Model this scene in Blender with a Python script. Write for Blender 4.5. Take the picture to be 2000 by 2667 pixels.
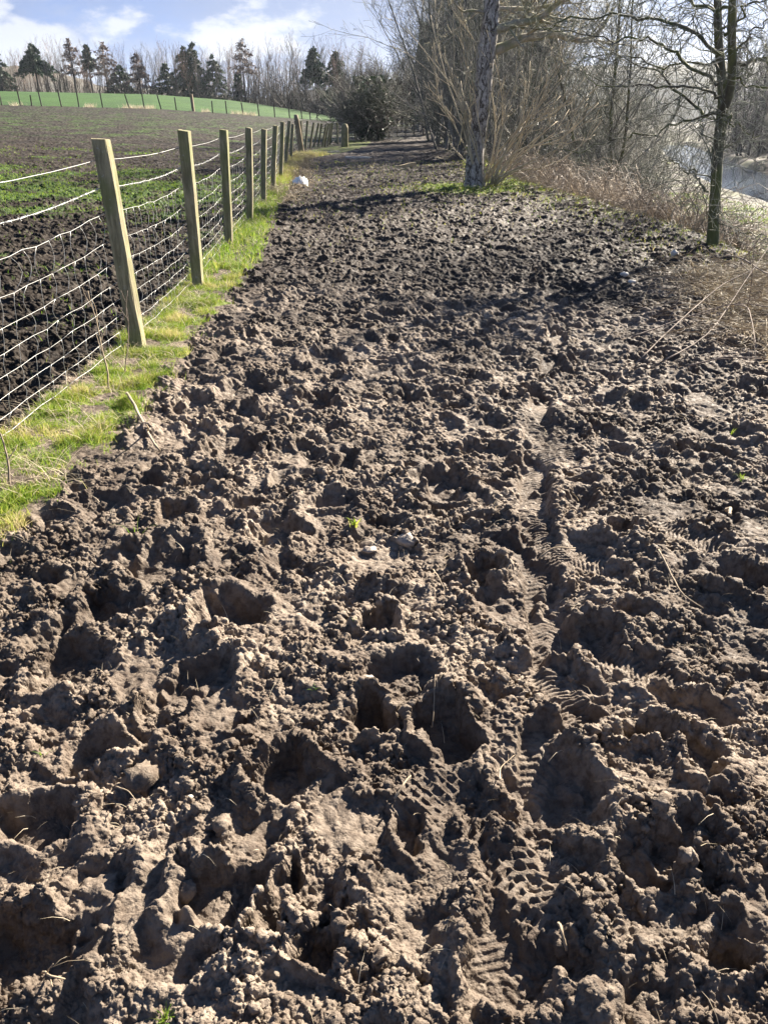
import bpy, math, random
import numpy as np
from mathutils import Vector

for o in list(bpy.data.objects): bpy.data.objects.remove(o)
SC = bpy.context.scene
COL = SC.collection

# ------------------------------------------------------------------ camera
CAMH = 1.5
PITCH = math.radians(27.5)
FPX = 2003.0
cd = bpy.data.cameras.new('camera'); cam = bpy.data.objects.new('camera', cd); COL.objects.link(cam)
cam.location = (0, 0, CAMH); cam.rotation_euler = (math.pi/2 - PITCH, 0, 0)
cd.sensor_fit = 'VERTICAL'; cd.sensor_height = 36.0; cd.lens = 36.0*FPX/2667.0
cd.clip_start = 0.05; cd.clip_end = 5000
SC.camera = cam
SC.render.resolution_x = 767; SC.render.resolution_y = 1024

# ------------------------------------------------------------------ light
SUN_AZ = math.radians(40); SUN_EL = math.radians(30)
sdir = Vector((math.sin(SUN_AZ)*math.cos(SUN_EL), math.cos(SUN_AZ)*math.cos(SUN_EL), math.sin(SUN_EL)))
sl = bpy.data.lights.new('sun', 'SUN'); sl.energy = 5.0; sl.angle = math.radians(0.5); sl.color = (1.0, 0.905, 0.77)
so = bpy.data.objects.new('sun', sl); COL.objects.link(so)
so.rotation_euler = sdir.to_track_quat('Z', 'Y').to_euler()
SC.view_settings.view_transform = 'Standard'; SC.view_settings.look = 'None'
SC.view_settings.exposure = 2.5; SC.view_settings.gamma = 1.0

W = bpy.data.worlds.new('World'); SC.world = W; W.use_nodes = True
nt = W.node_tree; N = nt.nodes; L = nt.links; N.clear()
def wn(t, **k):
    n = N.new(t)
    for a, b in k.items(): setattr(n, a, b)
    return n
def wm(op, a, b=None, c=None):
    n = wn('ShaderNodeMath', operation=op)
    for i, v in enumerate((a, b, c)):
        if v is None: continue
        if isinstance(v, (int, float)): n.inputs[i].default_value = v
        else: L.new(v, n.inputs[i])
    return n.outputs[0]
sky = wn('ShaderNodeTexSky', sky_type='NISHITA'); sky.sun_disc = False
sky.sun_elevation = SUN_EL; sky.sun_rotation = SUN_AZ
sky.air_density = 0.5; sky.dust_density = 0.0; sky.ozone_density = 3.0
tc = wn('ShaderNodeTexCoord'); sep = wn('ShaderNodeSeparateXYZ'); L.new(tc.outputs['Generated'], sep.inputs[0])
zz = wm('MAXIMUM', wm('ADD', sep.outputs[2], 0.42), 0.05)
cx = wm('DIVIDE', sep.outputs[0], zz); cy = wm('DIVIDE', sep.outputs[1], zz)
cmb = wn('ShaderNodeCombineXYZ'); L.new(cx, cmb.inputs[0]); L.new(cy, cmb.inputs[1])
def cloud(scale, off, detail, rough, dist):
    mp = wn('ShaderNodeMapping'); mp.inputs['Location'].default_value = off; L.new(cmb.outputs[0], mp.inputs['Vector'])
    n = wn('ShaderNodeTexNoise'); n.inputs['Scale'].default_value = scale; n.inputs['Detail'].default_value = detail
    n.inputs['Roughness'].default_value = rough; n.inputs['Distortion'].default_value = dist
    L.new(mp.outputs[0], n.inputs['Vector']); return n.outputs[0]
def sramp(fac, a, b):
    n = wn('ShaderNodeMapRange'); n.interpolation_type = 'SMOOTHSTEP'
    n.inputs['From Min'].default_value = a; n.inputs['From Max'].default_value = b
    L.new(fac, n.inputs['Value']); return n.outputs[0]
def wmix(f, a, b):
    n = wn('ShaderNodeMix', data_type='RGBA'); L.new(f, n.inputs[0])
    for s, v in ((6, a), (7, b)):
        if isinstance(v, tuple): n.inputs[s].default_value = v
        else: L.new(v, n.inputs[s])
    return n.outputs[2]
n1 = cloud(1.1, (3.1, 7.7, 0), 7, 0.55, 0.0)
n2 = cloud(3.0, (9.3, 1.2, 0), 9, 0.60, 0.0)
n3 = cloud(3.2, (5.3, 2.2, 0), 9, 0.60, 0.0)
lowsky = sramp(sep.outputs[2], 0.36, 0.16)
grey = wm('MULTIPLY', sramp(n1, 0.40, 0.54), lowsky)
white = wm('MULTIPLY', sramp(n2, 0.48, 0.66), lowsky)
puff = wm('MULTIPLY', sramp(n3, 0.48, 0.58), lowsky)
c0 = wmix(wm('MULTIPLY', lowsky, 0.92), sky.outputs[0], (0.62, 1.08, 2.40, 1))
c1 = wmix(wm('MULTIPLY', grey, 0.85), c0, (1.05, 1.38, 2.25, 1))
c2 = wmix(wm('MULTIPLY', white, 0.8), c1, (1.5, 1.78, 2.45, 1))
c3 = wmix(wm('MULTIPLY', puff, 0.85), c2, (2.9, 3.05, 3.35, 1))
bg = wn('ShaderNodeBackground'); bg.inputs[1].default_value = 0.05; L.new(c3, bg.inputs[0])
ow = wn('ShaderNodeOutputWorld'); L.new(bg.outputs[0], ow.inputs[0])

# ------------------------------------------------------------------ helpers
CP, SP = math.cos(PITCH), math.sin(PITCH)
def ray(u, v):
    a = (u-1000)/FPX; b = (1333.5-v)/FPX
    return np.array([a, CP+b*SP, -SP+b*CP])
def on_z(u, v, z=0.0):
    d = ray(u, v); t = (z-CAMH)/d[2]; return np.array([0, 0, CAMH])+d*t
def on_y(u, v, y):
    d = ray(u, v); t = y/d[1]; return np.array([0, 0, CAMH])+d*t

def tag(o, label=None, cat=None, group=None, kind=None):
    if label: o['label'] = label
    if cat: o['category'] = cat
    if group: o['group'] = group
    if kind: o['kind'] = kind
    return o
def empty(name, loc=(0, 0, 0), rz=0.0):
    o = bpy.data.objects.new(name, None); COL.objects.link(o); o.location = loc; o.rotation_euler = (0, 0, rz); return o
def link(name, me, parent=None, loc=(0, 0, 0)):
    o = bpy.data.objects.new(name, me); COL.objects.link(o)
    if parent: o.parent = parent
    o.location = loc; return o
def mesh_np(name, V, F, mat, smooth=True, attrs=None):
    """V (n,3); F (m,k) int with k 3 or 4, or a list of such arrays."""
    if not isinstance(F, (list, tuple)): F = [F]
    F = [np.asarray(f, dtype=np.int32) for f in F if len(f)]
    me = bpy.data.meshes.new(name)
    V = np.ascontiguousarray(V, dtype=np.float32)
    me.vertices.add(len(V)); me.vertices.foreach_set('co', V.ravel())
    idx = np.concatenate([f.ravel() for f in F]); tot = np.concatenate([np.full(len(f), f.shape[1], np.int32) for f in F])
    me.loops.add(len(idx)); me.loops.foreach_set('vertex_index', idx)
    me.polygons.add(len(tot)); st = np.concatenate([[0], np.cumsum(tot)[:-1]]).astype(np.int32)
    me.polygons.foreach_set('loop_start', st); me.polygons.foreach_set('loop_total', tot)
    me.polygons.foreach_set('use_smooth', np.full(len(tot), smooth, dtype=bool))
    if attrs:
        for k, a in attrs.items():
            at = me.attributes.new(k, 'FLOAT', 'POINT'); at.data.foreach_set('value', np.ascontiguousarray(a, dtype=np.float32))
    me.update(calc_edges=True)
    if mat: me.materials.append(mat)
    return me
def copy_thing(root, loc, rz, sc=1.0, scz=None):
    r = root.copy(); COL.objects.link(r); r.location = loc; r.rotation_euler = (0, 0, rz)
    r.scale = (sc, sc, scz if scz else sc)
    for ch in list(root.children):
        c = ch.copy(); COL.objects.link(c); c.parent = r
    return r

# noise -------------------------------------------------------------
def hsh(ix, iy, seed):
    h = (ix.astype(np.int64)*374761393 + iy.astype(np.int64)*668265263 + seed*974634777) & 0xFFFFFFFF
    h = ((h ^ (h >> 13))*1274126177) & 0xFFFFFFFF
    h = ((h ^ (h >> 16))*2246822519) & 0xFFFFFFFF
    return (h ^ (h >> 15)) & 0xFFFFFFFF
def rnd(ix, iy, seed): return hsh(ix, iy, seed).astype(np.float64)/4294967296.0
def perlin(x, y, seed=0):
    ix = np.floor(x).astype(np.int64); iy = np.floor(y).astype(np.int64); fx = x-ix; fy = y-iy
    sx = fx*fx*fx*(fx*(fx*6-15)+10); sy = fy*fy*fy*(fy*(fy*6-15)+10)
    def g(a, b):
        t = rnd(ix+a, iy+b, seed)*2*math.pi
        return np.cos(t)*(fx-a)+np.sin(t)*(fy-b)
    n0 = g(0, 0)*(1-sx)+g(1, 0)*sx; n1 = g(0, 1)*(1-sx)+g(1, 1)*sx
    return (n0*(1-sy)+n1*sy)*1.41
def fbm(x, y, seed, octv=4, gain=0.5):
    s = 0; a = 1.0; f = 1.0
    for k in range(octv): s = s+a*perlin(x*f, y*f, seed+k*17); a *= gain; f *= 2.03
    return s
def domes(x, y, scale, seed, rr=0.75, pw=0.5, prob=1.0):
    """rounded clods: the highest of the domes of the 9 cells around"""
    X = x/scale; Y = y/scale; ix = np.floor(X).astype(np.int64); iy = np.floor(Y).astype(np.int64)
    best = np.zeros_like(X)
    for a in (-1, 0, 1):
        for b in (-1, 0, 1):
            jx = ix+a; jy = iy+b
            px = jx+rnd(jx, jy, seed); py = jy+rnd(jx, jy, seed+1); am = rnd(jx, jy, seed+2)
            r = rr*(0.45+0.55*rnd(jx, jy, seed+3))
            d2 = ((X-px)**2+(Y-py)**2)/(r*r)
            h = np.clip(1-d2, 0, 1)**pw*(0.35+0.65*am)
            if prob < 1: h = h*(rnd(jx, jy, seed+4) < prob)
            np.maximum(best, h, out=best)
    return best
def rnd3(a, b, c, seed): return rnd(a+c*7919, b+c*104729, seed)
def domes3(P, scale, seed, rr=0.8, pw=0.5):
    Q = P/scale; I = np.floor(Q).astype(np.int64); best = np.zeros(len(P))
    for a in (-1, 0, 1):
        for b in (-1, 0, 1):
            for c in (-1, 0, 1):
                jx = I[:, 0]+a; jy = I[:, 1]+b; jz = I[:, 2]+c; hh = hsh(jx+jz*7919, jy+jz*104729, seed)
                u1 = (hh & 255)/256.0; u2 = ((hh >> 8) & 255)/256.0; u3 = ((hh >> 16) & 255)/256.0; u4 = ((hh >> 24) & 255)/256.0
                d2 = (Q[:, 0]-jx-u1)**2+(Q[:, 1]-jy-u2)**2+(Q[:, 2]-jz-u3)**2
                h = np.clip(1-d2/(rr*(0.5+0.5*u4))**2, 0, 1)**pw*(0.5+0.5*u4)
                np.maximum(best, h, out=best)
    return best
def sst(x, a, b):
    t = np.clip((x-a)/(b-a), 0, 1); return t*t*(3-2*t)

# materials ----------------------------------------------------------
class M:
    def __init__(s, name):
        s.m = bpy.data.materials.new(name); s.m.use_nodes = True; s.t = s.m.node_tree; s.n = s.t.nodes; s.l = s.t.links
        s.b = s.n['Principled BSDF']; s.out = s.n['Material Output']
        s.tc = s.n.new('ShaderNodeTexCoord')
    def node(s, t, **k):
        n = s.n.new(t)
        for a, b in k.items(): setattr(n, a, b)
        return n
    def noise(s, scale, detail=5, rough=0.55, vec=None, dist=0, stretch=None):
        n = s.node('ShaderNodeTexNoise'); n.inputs['Scale'].default_value = scale; n.inputs['Detail'].default_value = detail
        n.inputs['Roughness'].default_value = rough; n.inputs['Distortion'].default_value = dist
        v = vec or s.tc.outputs['Object']
        if stretch:
            mp = s.node('ShaderNodeMapping'); mp.inputs['Scale'].default_value = stretch; s.l.new(v, mp.inputs[0]); v = mp.outputs[0]
        s.l.new(v, n.inputs['Vector']); return n.outputs[0]
    def rng(s, f, a, b, c=0.0, d=1.0):
        n = s.node('ShaderNodeMapRange'); n.interpolation_type = 'SMOOTHSTEP'
        for k, v in (('From Min', a), ('From Max', b), ('To Min', c), ('To Max', d)): n.inputs[k].default_value = v
        s.l.new(f, n.inputs['Value']); return n.outputs[0]
    def mix(s, f, a, b, mode='MIX'):
        n = s.node('ShaderNodeMix', data_type='RGBA'); n.blend_type = mode
        if isinstance(f, (int, float)): n.inputs[0].default_value = f
        else: s.l.new(f, n.inputs[0])
        for i, v in ((6, a), (7, b)):
            if isinstance(v, tuple): n.inputs[i].default_value = v+(1,)*(4-len(v))
            else: s.l.new(v, n.inputs[i])
        return n.outputs[2]
    def math(s, op, a, b):
        n = s.node('ShaderNodeMath', operation=op)
        for i, v in enumerate((a, b)):
            if isinstance(v, (int, float)): n.inputs[i].default_value = v
            else: s.l.new(v, n.inputs[i])
        return n.outputs[0]
    def attr(s, name):
        n = s.node('ShaderNodeAttribute'); n.attribute_name = name; return n.outputs['Fac']
    def col(s, c):
        if isinstance(c, tuple): s.b.inputs['Base Color'].default_value = c+(1,)*(4-len(c))
        else: s.l.new(c, s.b.inputs['Base Color'])
    def set(s, rough=0.7, spec=0.3, metal=0.0):
        for k, v in (('Roughness', rough), ('Specular IOR Level', spec), ('Metallic', metal)):
            if isinstance(v, (int, float)): s.b.inputs[k].default_value = v
            else: s.l.new(v, s.b.inputs[k])
    def bump(s, h, strength=0.5, dist=0.01):
        n = s.node('ShaderNodeBump'); n.inputs['Strength'].default_value = strength; n.inputs['Distance'].default_value = dist
        s.l.new(h, n.inputs['Height']); s.l.new(n.outputs[0], s.b.inputs['Normal'])

def mud_nodes(m, dark=1.0):
    a = m.noise(3.0, 5, 0.6); b = m.noise(38, 4, 0.6); c = m.noise(1.1, 3)
    k = dark
    c1 = m.mix(m.rng(a, 0.35, 0.65), (0.115*k, 0.090*k, 0.069*k), (0.245*k, 0.199*k, 0.155*k))
    c2 = m.mix(m.rng(b, 0.40, 0.68, 0, 0.7), c1, (0.060*k, 0.043*k, 0.033*k))
    return c2, a, b, c
def mat_mud(name, dark=1.0, grass=None, grasscol=((0.10, 0.15, 0.02), (0.17, 0.19, 0.05))):
    m = M(name)
    c2, a, b, c = mud_nodes(m, dark)
    wet = m.attr('wet'); c2 = m.mix(m.math('MULTIPLY', m.attr('shade_peat'), 0.95), c2, m.mix(m.rng(b, 0.35, 0.65), (0.019*dark, 0.0145*dark, 0.012*dark), (0.054*dark, 0.042*dark, 0.034*dark)))  # far mud tint: shade put into the base colour along with peaty soil
    c2 = m.mix(m.math('MULTIPLY', wet, 0.45), c2, (0.05, 0.038, 0.031))
    if grass:
        gn = m.noise(14, 4, 0.6); g = m.attr('grass')
        gc = m.mix(m.rng(gn, 0.35, 0.65), grasscol[0], grasscol[1])
        g2 = m.noise(9, 6, 0.7)
        gf = m.rng(m.math('ADD', g, m.math('MULTIPLY', m.math('SUBTRACT', g2, 0.5), 1.4)), 0.40, 0.60)
        c2 = m.mix(gf, c2, gc)
    c2 = m.mix(m.rng(c, 0.42, 0.62, 0, 0.5), c2, (0.045*dark, 0.034*dark, 0.026*dark))
    m.col(c2)
    r = m.rng(b, 0.3, 0.7, 0.62, 0.95)
    m.set(rough=m.math('SUBTRACT', r, m.math('MULTIPLY', wet, 0.16)), spec=(0.14 if dark > 0.9 else 0.08))
    f = m.noise(150, 4, 0.65); f2 = m.noise(60, 3, 0.6)
    m.bump(m.math('ADD', f, f2), 0.8, 0.006)
    return m.m
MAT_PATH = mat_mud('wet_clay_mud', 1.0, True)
MAT_FIELD = mat_mud('field_mud', 0.20, True, ((0.025, 0.050, 0.012), (0.055, 0.08, 0.022)))
MAT_BANK = mat_mud('bank_soil', 0.32, True, ((0.06, 0.08, 0.025), (0.12, 0.11, 0.06)))
def mat_grassfield():
    m = M('winter_crop'); a = m.noise(0.25, 5, 0.6); b = m.noise(6, 5, 0.7)
    w = m.noise(0.9, 3, 0.5, stretch=(0.25, 3.0, 1))
    c = m.mix(m.rng(a, 0.35, 0.65), (0.024, 0.058, 0.008), (0.036, 0.080, 0.011))
    c = m.mix(m.rng(b, 0.4, 0.7, 0, 0.5), c, (0.02, 0.055, 0.012)); c = m.mix(m.rng(w, 0.5, 0.62, 0, 0.35), c, (0.018, 0.052, 0.012))
    m.col(c); m.set(0.8, 0.15); m.bump(b, 0.6, 0.1); return m.m
MAT_CROP = mat_grassfield()
def mat_simple(name, c1, c2, scale=8, rough=0.8, spec=0.2, bump=0.3, dist=0.01, stretch=None, rng=(0.35, 0.65)):
    m = M(name); a = m.noise(scale, 5, 0.6, stretch=stretch)
    m.col(m.mix(m.rng(a, rng[0], rng[1]), c1, c2)); m.set(rough, spec)
    if bump: m.bump(a, bump, dist)
    return m.m
def mat_leaf(name, stops, transl=0.4, rough=0.6, spec=0.25):
    """colour by the per-blade attribute 'hue' 0..1"""
    m = M(name); r = m.node('ShaderNodeValToRGB'); r.color_ramp.elements[0].color = stops[0][1]+(1,); r.color_ramp.elements[0].position = stops[0][0]
    r.color_ramp.elements[1].color = stops[-1][1]+(1,); r.color_ramp.elements[1].position = stops[-1][0]
    for p, c in stops[1:-1]:
        e = r.color_ramp.elements.new(p); e.color = c+(1,)
    m.l.new(m.attr('hue'), r.inputs[0]); m.l.new(r.outputs[0], m.b.inputs['Base Color']); m.set(rough, spec)
    t = m.node('ShaderNodeBsdfTranslucent'); m.l.new(r.outputs[0], t.inputs[0])
    x = m.node('ShaderNodeMixShader'); x.inputs[0].default_value = transl
    m.l.new(m.b.outputs[0], x.inputs[1]); m.l.new(t.outputs[0], x.inputs[2]); m.l.new(x.outputs[0], m.out.inputs[0])
    return m.m
MAT_GRASS = mat_leaf('grass_blades', [(0, (0.07, 0.15, 0.016)), (0.4, (0.20, 0.28, 0.03)), (0.65, (0.33, 0.33, 0.07)), (1, (0.50, 0.41, 0.23))], 0.45)
MAT_STRAW = mat_leaf('dead_straw', [(0, (0.24, 0.19, 0.13)), (0.5, (0.40, 0.33, 0.23)), (1, (0.56, 0.49, 0.36))], 0.35)
MAT_BRACKEN = mat_leaf('dead_bracken_fronds', [(0, (0.15, 0.115, 0.085)), (0.5, (0.31, 0.25, 0.185)), (1, (0.50, 0.42, 0.32))], 0.2)
MAT_NEEDLE = mat_leaf('conifer_needles', [(0, (0.012, 0.030, 0.014)), (1, (0.030, 0.060, 0.024))], 0.1)
MAT_LARCH = mat_leaf('larch_twigs', [(0, (0.09, 0.06, 0.05)), (1, (0.16, 0.11, 0.09))], 0.1)
MAT_IVY = mat_leaf('ivy_leaves', [(0, (0.015, 0.035, 0.012)), (1, (0.04, 0.075, 0.025))], 0.15, 0.45, 0.5)

# ------------------------------------------------------------------ posts: base and top read off the photograph, set on the ground
FPOSTS = [  # base u, v, top u, v
 (362, 912, 264, 362), (518, 754, 480, 340), (598, 643, 583, 338), (651, 581, 648, 333), (688, 530, 688, 336),
 (712, 504, 718, 327), (731, 472, 736, 317), (744, 435, 754, 315), (759, 420, 763, 323)]
fp = [on_z(p[0], p[1]) for p in FPOSTS]
FX = np.array([-1.82, -1.80, -1.78, fp[0][0]]+[p[0] for p in fp[1:]]+[-3.3, -3.3, -2.9, -2.0, -1.9])
FY = np.array([-5, 2.0, 4.0, fp[0][1]]+[p[1] for p in fp[1:]]+[34.0, 35, 38, 42, 43])
o_ = np.argsort(FY); FX = FX[o_]; FY = FY[o_]
def fence_x(y): return np.interp(y, FY, FX)
vpx = [(-150, 1640), (0, 1434), (157, 1314), (241, 1218), (398, 1037), (506, 892), (543, 832), (627, 723), (675, 675), (711, 567), (735, 518), (760, 470), (775, 440), (800, 415), (890, 400), (960, 380)]
vp = [on_z(*p) for p in vpx]
VX = np.array([p[0] for p in vp]); VY = np.array([p[1] for p in vp])
o_ = np.argsort(VY); VX = VX[o_]; VY = VY[o_]
def verge_x(y): return np.interp(y, VY, VX)
EY = np.array([-5, 3, 6, 9.0, 11.5, 16, 19, 25, 60, 120]); EX = np.array([4.6, 4.3, 4.0, 4.05, 4.1, 3.6, 3.1, 3.2, 3.4, 6.0])
def bank_x(y): return np.interp(y, EY, EX)
# river
nearE = [on_z(u, v, -2.65) for u, v in ((2500, 720), (2150, 590), (2000, 530), (1900, 500), (1800, 452), (1740, 405), (1715, 378))]
farE = [on_z(u, v, -2.65) for u, v in ((3100, 800), (2300, 560), (2060, 480), (1950, 440), (1860, 405), (1790, 378), (1750, 362))]
CEN = np.array([(a+b)/2 for a, b in zip(nearE, farE)])[:, :2]
def _pd(p, poly):
    best = 1e9
    for a, b in zip(poly[:-1], poly[1:]):
        t = np.clip((p-a)@(b-a)/((b-a)@(b-a)), 0, 1); best = min(best, np.linalg.norm(p-a-t*(b-a)))
    return best
_f2 = [p[:2] for p in farE]; _n2 = [p[:2] for p in nearE]
HW = np.array([_pd(p, _f2)*0.5 for p in _n2]); CEN = []
for p in _n2:      # centre line: halfway to the nearest point of the far bank
    bp = None; bd = 1e9
    for a, b in zip(_f2[:-1], _f2[1:]):
        t = np.clip((p-a)@(b-a)/((b-a)@(b-a)), 0, 1); c_ = a+t*(b-a)
        if np.linalg.norm(p-c_) < bd: bd = np.linalg.norm(p-c_); bp = c_
    CEN.append((p+bp)/2)
CEN = np.array(CEN); print('river', CEN.round(1).tolist(), HW.round(1).tolist())
FARY = np.array([a[1] for a in farE]); FARX = np.array([a[0] for a in farE])
o_ = np.argsort(FARY); FARY = np.concatenate([FARY[o_], [FARY.max()+60, FARY.max()+900]]); FARX = np.concatenate([FARX[o_], [FARX.max()+22, FARX.max()+500]])
def river_d(x, y):
    """distance from the centre line divided by half width; and side"""
    best = np.full(np.shape(x), 1e9); side = np.zeros(np.shape(x))
    for i in range(len(CEN)-1):
        a = CEN[i]; b = CEN[i+1]; ab = b-a; ll = ab@ab
        t = np.clip(((x-a[0])*ab[0]+(y-a[1])*ab[1])/ll, 0, 1)
        dx = x-a[0]-t*ab[0]; dy = y-a[1]-t*ab[1]; w = HW[i]*(1-t)+HW[i+1]*t
        d = np.hypot(dx, dy)-w; s = ab[0]*dy-ab[1]*dx
        m = d < best; best = np.where(m, d, best); side = np.where(m, s, side)
    return best, side
# left hill: slopes (v in the photograph) of the field edge and crest per azimuth
TU = np.array([-1500, 0, 400, 600, 700, 800, 900, 1010]); TT = (TU-1000)*CP/FPX
VB = np.array([262, 273, 283, 296, 304, 311, 319, 328]); VC = np.array([215, 238.5, 246.5, 261, 275, 291, 312, 326])
YB = np.array([62, 75, 80, 84, 87, 91, 95, 98.0]); YC = np.array([130, 130, 128, 125, 120, 114, 106, 102.0])
ZB = np.array([on_y(1000, v, y)[2] for v, y in zip(VB, YB)]); ZC = np.array([on_y(1000, v, y)[2] for v, y in zip(VC, YC)])
def base_h(x, y):
    yy = np.maximum(y, 0.5); t = x/yy
    yb = np.interp(t, TT, YB); zb = np.interp(t, TT, ZB); yc = np.interp(t, TT, YC); zc = np.interp(t, TT, ZC)
    z = sst(y, 14, 200)*0
    s1 = np.clip((y-15)/(yb-15), 0, 1)**1.35*zb
    k = np.clip((y-yb)/(yc-yb), 0, 1); s2 = (1-(1-k)**1.6)*(zc-zb)
    s3 = -np.clip(y-yc-2, 0, 400)**1.1*0.045
    left = s1+s2+s3
    wl = sst(-(x-fence_x(y)), -0.5, 6.0); wl = np.maximum(wl, sst(y, 55, 85))
    wr = sst(t, 0.06, 0.02)
    z = left*wl*np.where(y > 55, np.maximum(wr, 0), 1.0)
    # right bank
    e = x-bank_x(y); drop = sst(e, -0.3, 4.2+0.06*np.maximum(y, 0))
    z = z*(1-drop)-2.35*drop+0.10*np.exp(-((e+0.2)/0.5)**2)
    d, s = river_d(x, y)
    z = z-0.7*sst(-d, -0.9, 0.7)*(e > 0)
    rise = np.clip(x-np.interp(y, FARY, FARX)-1.5, 0, 300)
    z = z+np.minimum(rise*0.40, 4.5+rise*0.03)*sst(rise, 0, 4)*(e > 0)
    return z
# --- pits trodden in the mud, read off the photograph (display px), then scattered ones
DS = 2000/1659.0
PITPX = [(1190, 1730, 105, 120, .10), (1180, 1880, 90, 70, .08), (1120, 2060, 110, 130, .085), (970, 1590, 55, 70, .10), (500, 1340, 75, 45, .09),
 (350, 1225, 70, 55, .09), (235, 1310, 60, 45, .09), (615, 1690, 70, 60, .09), (475, 1965, 75, 75, .085), (60, 2060, 120, 110, .12), (800, 1560, 55, 40, .08),
 (1270, 1395, 75, 45, .09), (600, 1150, 55, 45, .08), (960, 1045, 45, 30, .08), (505, 985, 55, 35, .08), (530, 850, 60, 30, .07), (80, 1790, 90, 60, .08),
 (450, 1480, 60, 45, .07), (150, 1440, 70, 60, .07), (700, 2060, 60, 60, .08), (890, 1800, 45, 45, .07), (690, 880, 40, 22, .07), (700, 780, 40, 18, .06),
 (1390, 1590, 60, 35, .08), (1250, 1560, 40, 40, .07), (820, 1350, 35, 35, .07), (380, 1120, 40, 28, .07), (880, 870, 30, 25, .06), (1600, 1270, 60, 40, .08),
 (1520, 1640, 60, 50, .07), (1440, 1850, 55, 50, .07), (740, 1010, 30, 28, .05), (1050, 1250, 35, 28, .07), (420, 880, 40, 22, .07), (200, 1640, 60, 45, .07),
 (1560, 2080, 60, 60, .08), (600, 1960, 35, 60, .07), (370, 1520, 50, 45, .06)]
PITS = []
for (a, b, ru, rv, dp) in PITPX:
    c = on_z(a*DS, b*DS); c2 = on_z((a+ru)*DS, b*DS); c3 = on_z(a*DS, (b+rv)*DS)
    PITS.append((c[0], c[1], abs(c2[0]-c[0]), abs(c3[1]-c[1]), dp))
# tread marks: display px centre, heading, length, width (m), kind
TREADS = [(1110, 1890, 0.35, 0.34, 0.12, 0), (925, 1715, -0.7, 0.22, 0.115, 1), (1085, 1600, -0.1, 0.20, 0.075, 1), (1205, 1500, 0.3, 0.26, 0.10, 2), (1380, 1440, 0.9, 0.24, 0.11, 2),
 (1230, 1215, 1.2, 0.28, 0.11, 2), (1490, 1180, 0.9, 0.30, 0.12, 2), (1150, 1150, 0.2, 0.6, 0.10, 2), (1150, 930, 0.1, 0.9, 0.12, 2), (1420, 990, 1.0, 0.3, 0.12, 2), (1210, 960, 0.0, .5, .11, 2),
 (285, 1450, 0.5, 0.30, 0.12, 3), (210, 1985, 0.2, 0.22, 0.09, 3), (470, 1530, .2, .2, .10, 3), (795, 1175, 0.1, .1, .07, 3), (560, 1830, -.5, .2, .06, 3), (800, 990, .1, .12, .08, 3), (730, 1790, .4, .18, .1, 3)]
TR = []
for (a, b, ang, ln, wd, kd) in TREADS:
    c = on_z(a*DS, b*DS); TR.append((c[0], c[1], ang, ln, wd, kd))

TRK = np.array([on_z(a*DS, b*DS)[:2] for a, b in ((1075, 2160), (1110, 1890), (1150, 1680), (1195, 1480), (1170, 1280), (1150, 1120), (1155, 1000), (1165, 880), (1185, 790), (1210, 700), (1180, 620))])
def track_d(x, y):
    best = np.full(x.shape, 9.0); al = np.zeros(x.shape); sd = np.zeros(x.shape); s0 = 0.0
    for a, b in zip(TRK[:-1], TRK[1:]):
        ab = b-a; L2 = ab@ab; Ls = math.sqrt(L2); t = np.clip(((x-a[0])*ab[0]+(y-a[1])*ab[1])/L2, 0, 1)
        dx = x-a[0]-t*ab[0]; dy = y-a[1]-t*ab[1]; d = np.hypot(dx, dy); m = d < best
        best = np.where(m, d, best); al = np.where(m, s0+t*Ls, al); sd = np.where(m, (ab[0]*dy-ab[1]*dx)/Ls, sd); s0 += Ls
    return best, al, sd
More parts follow.
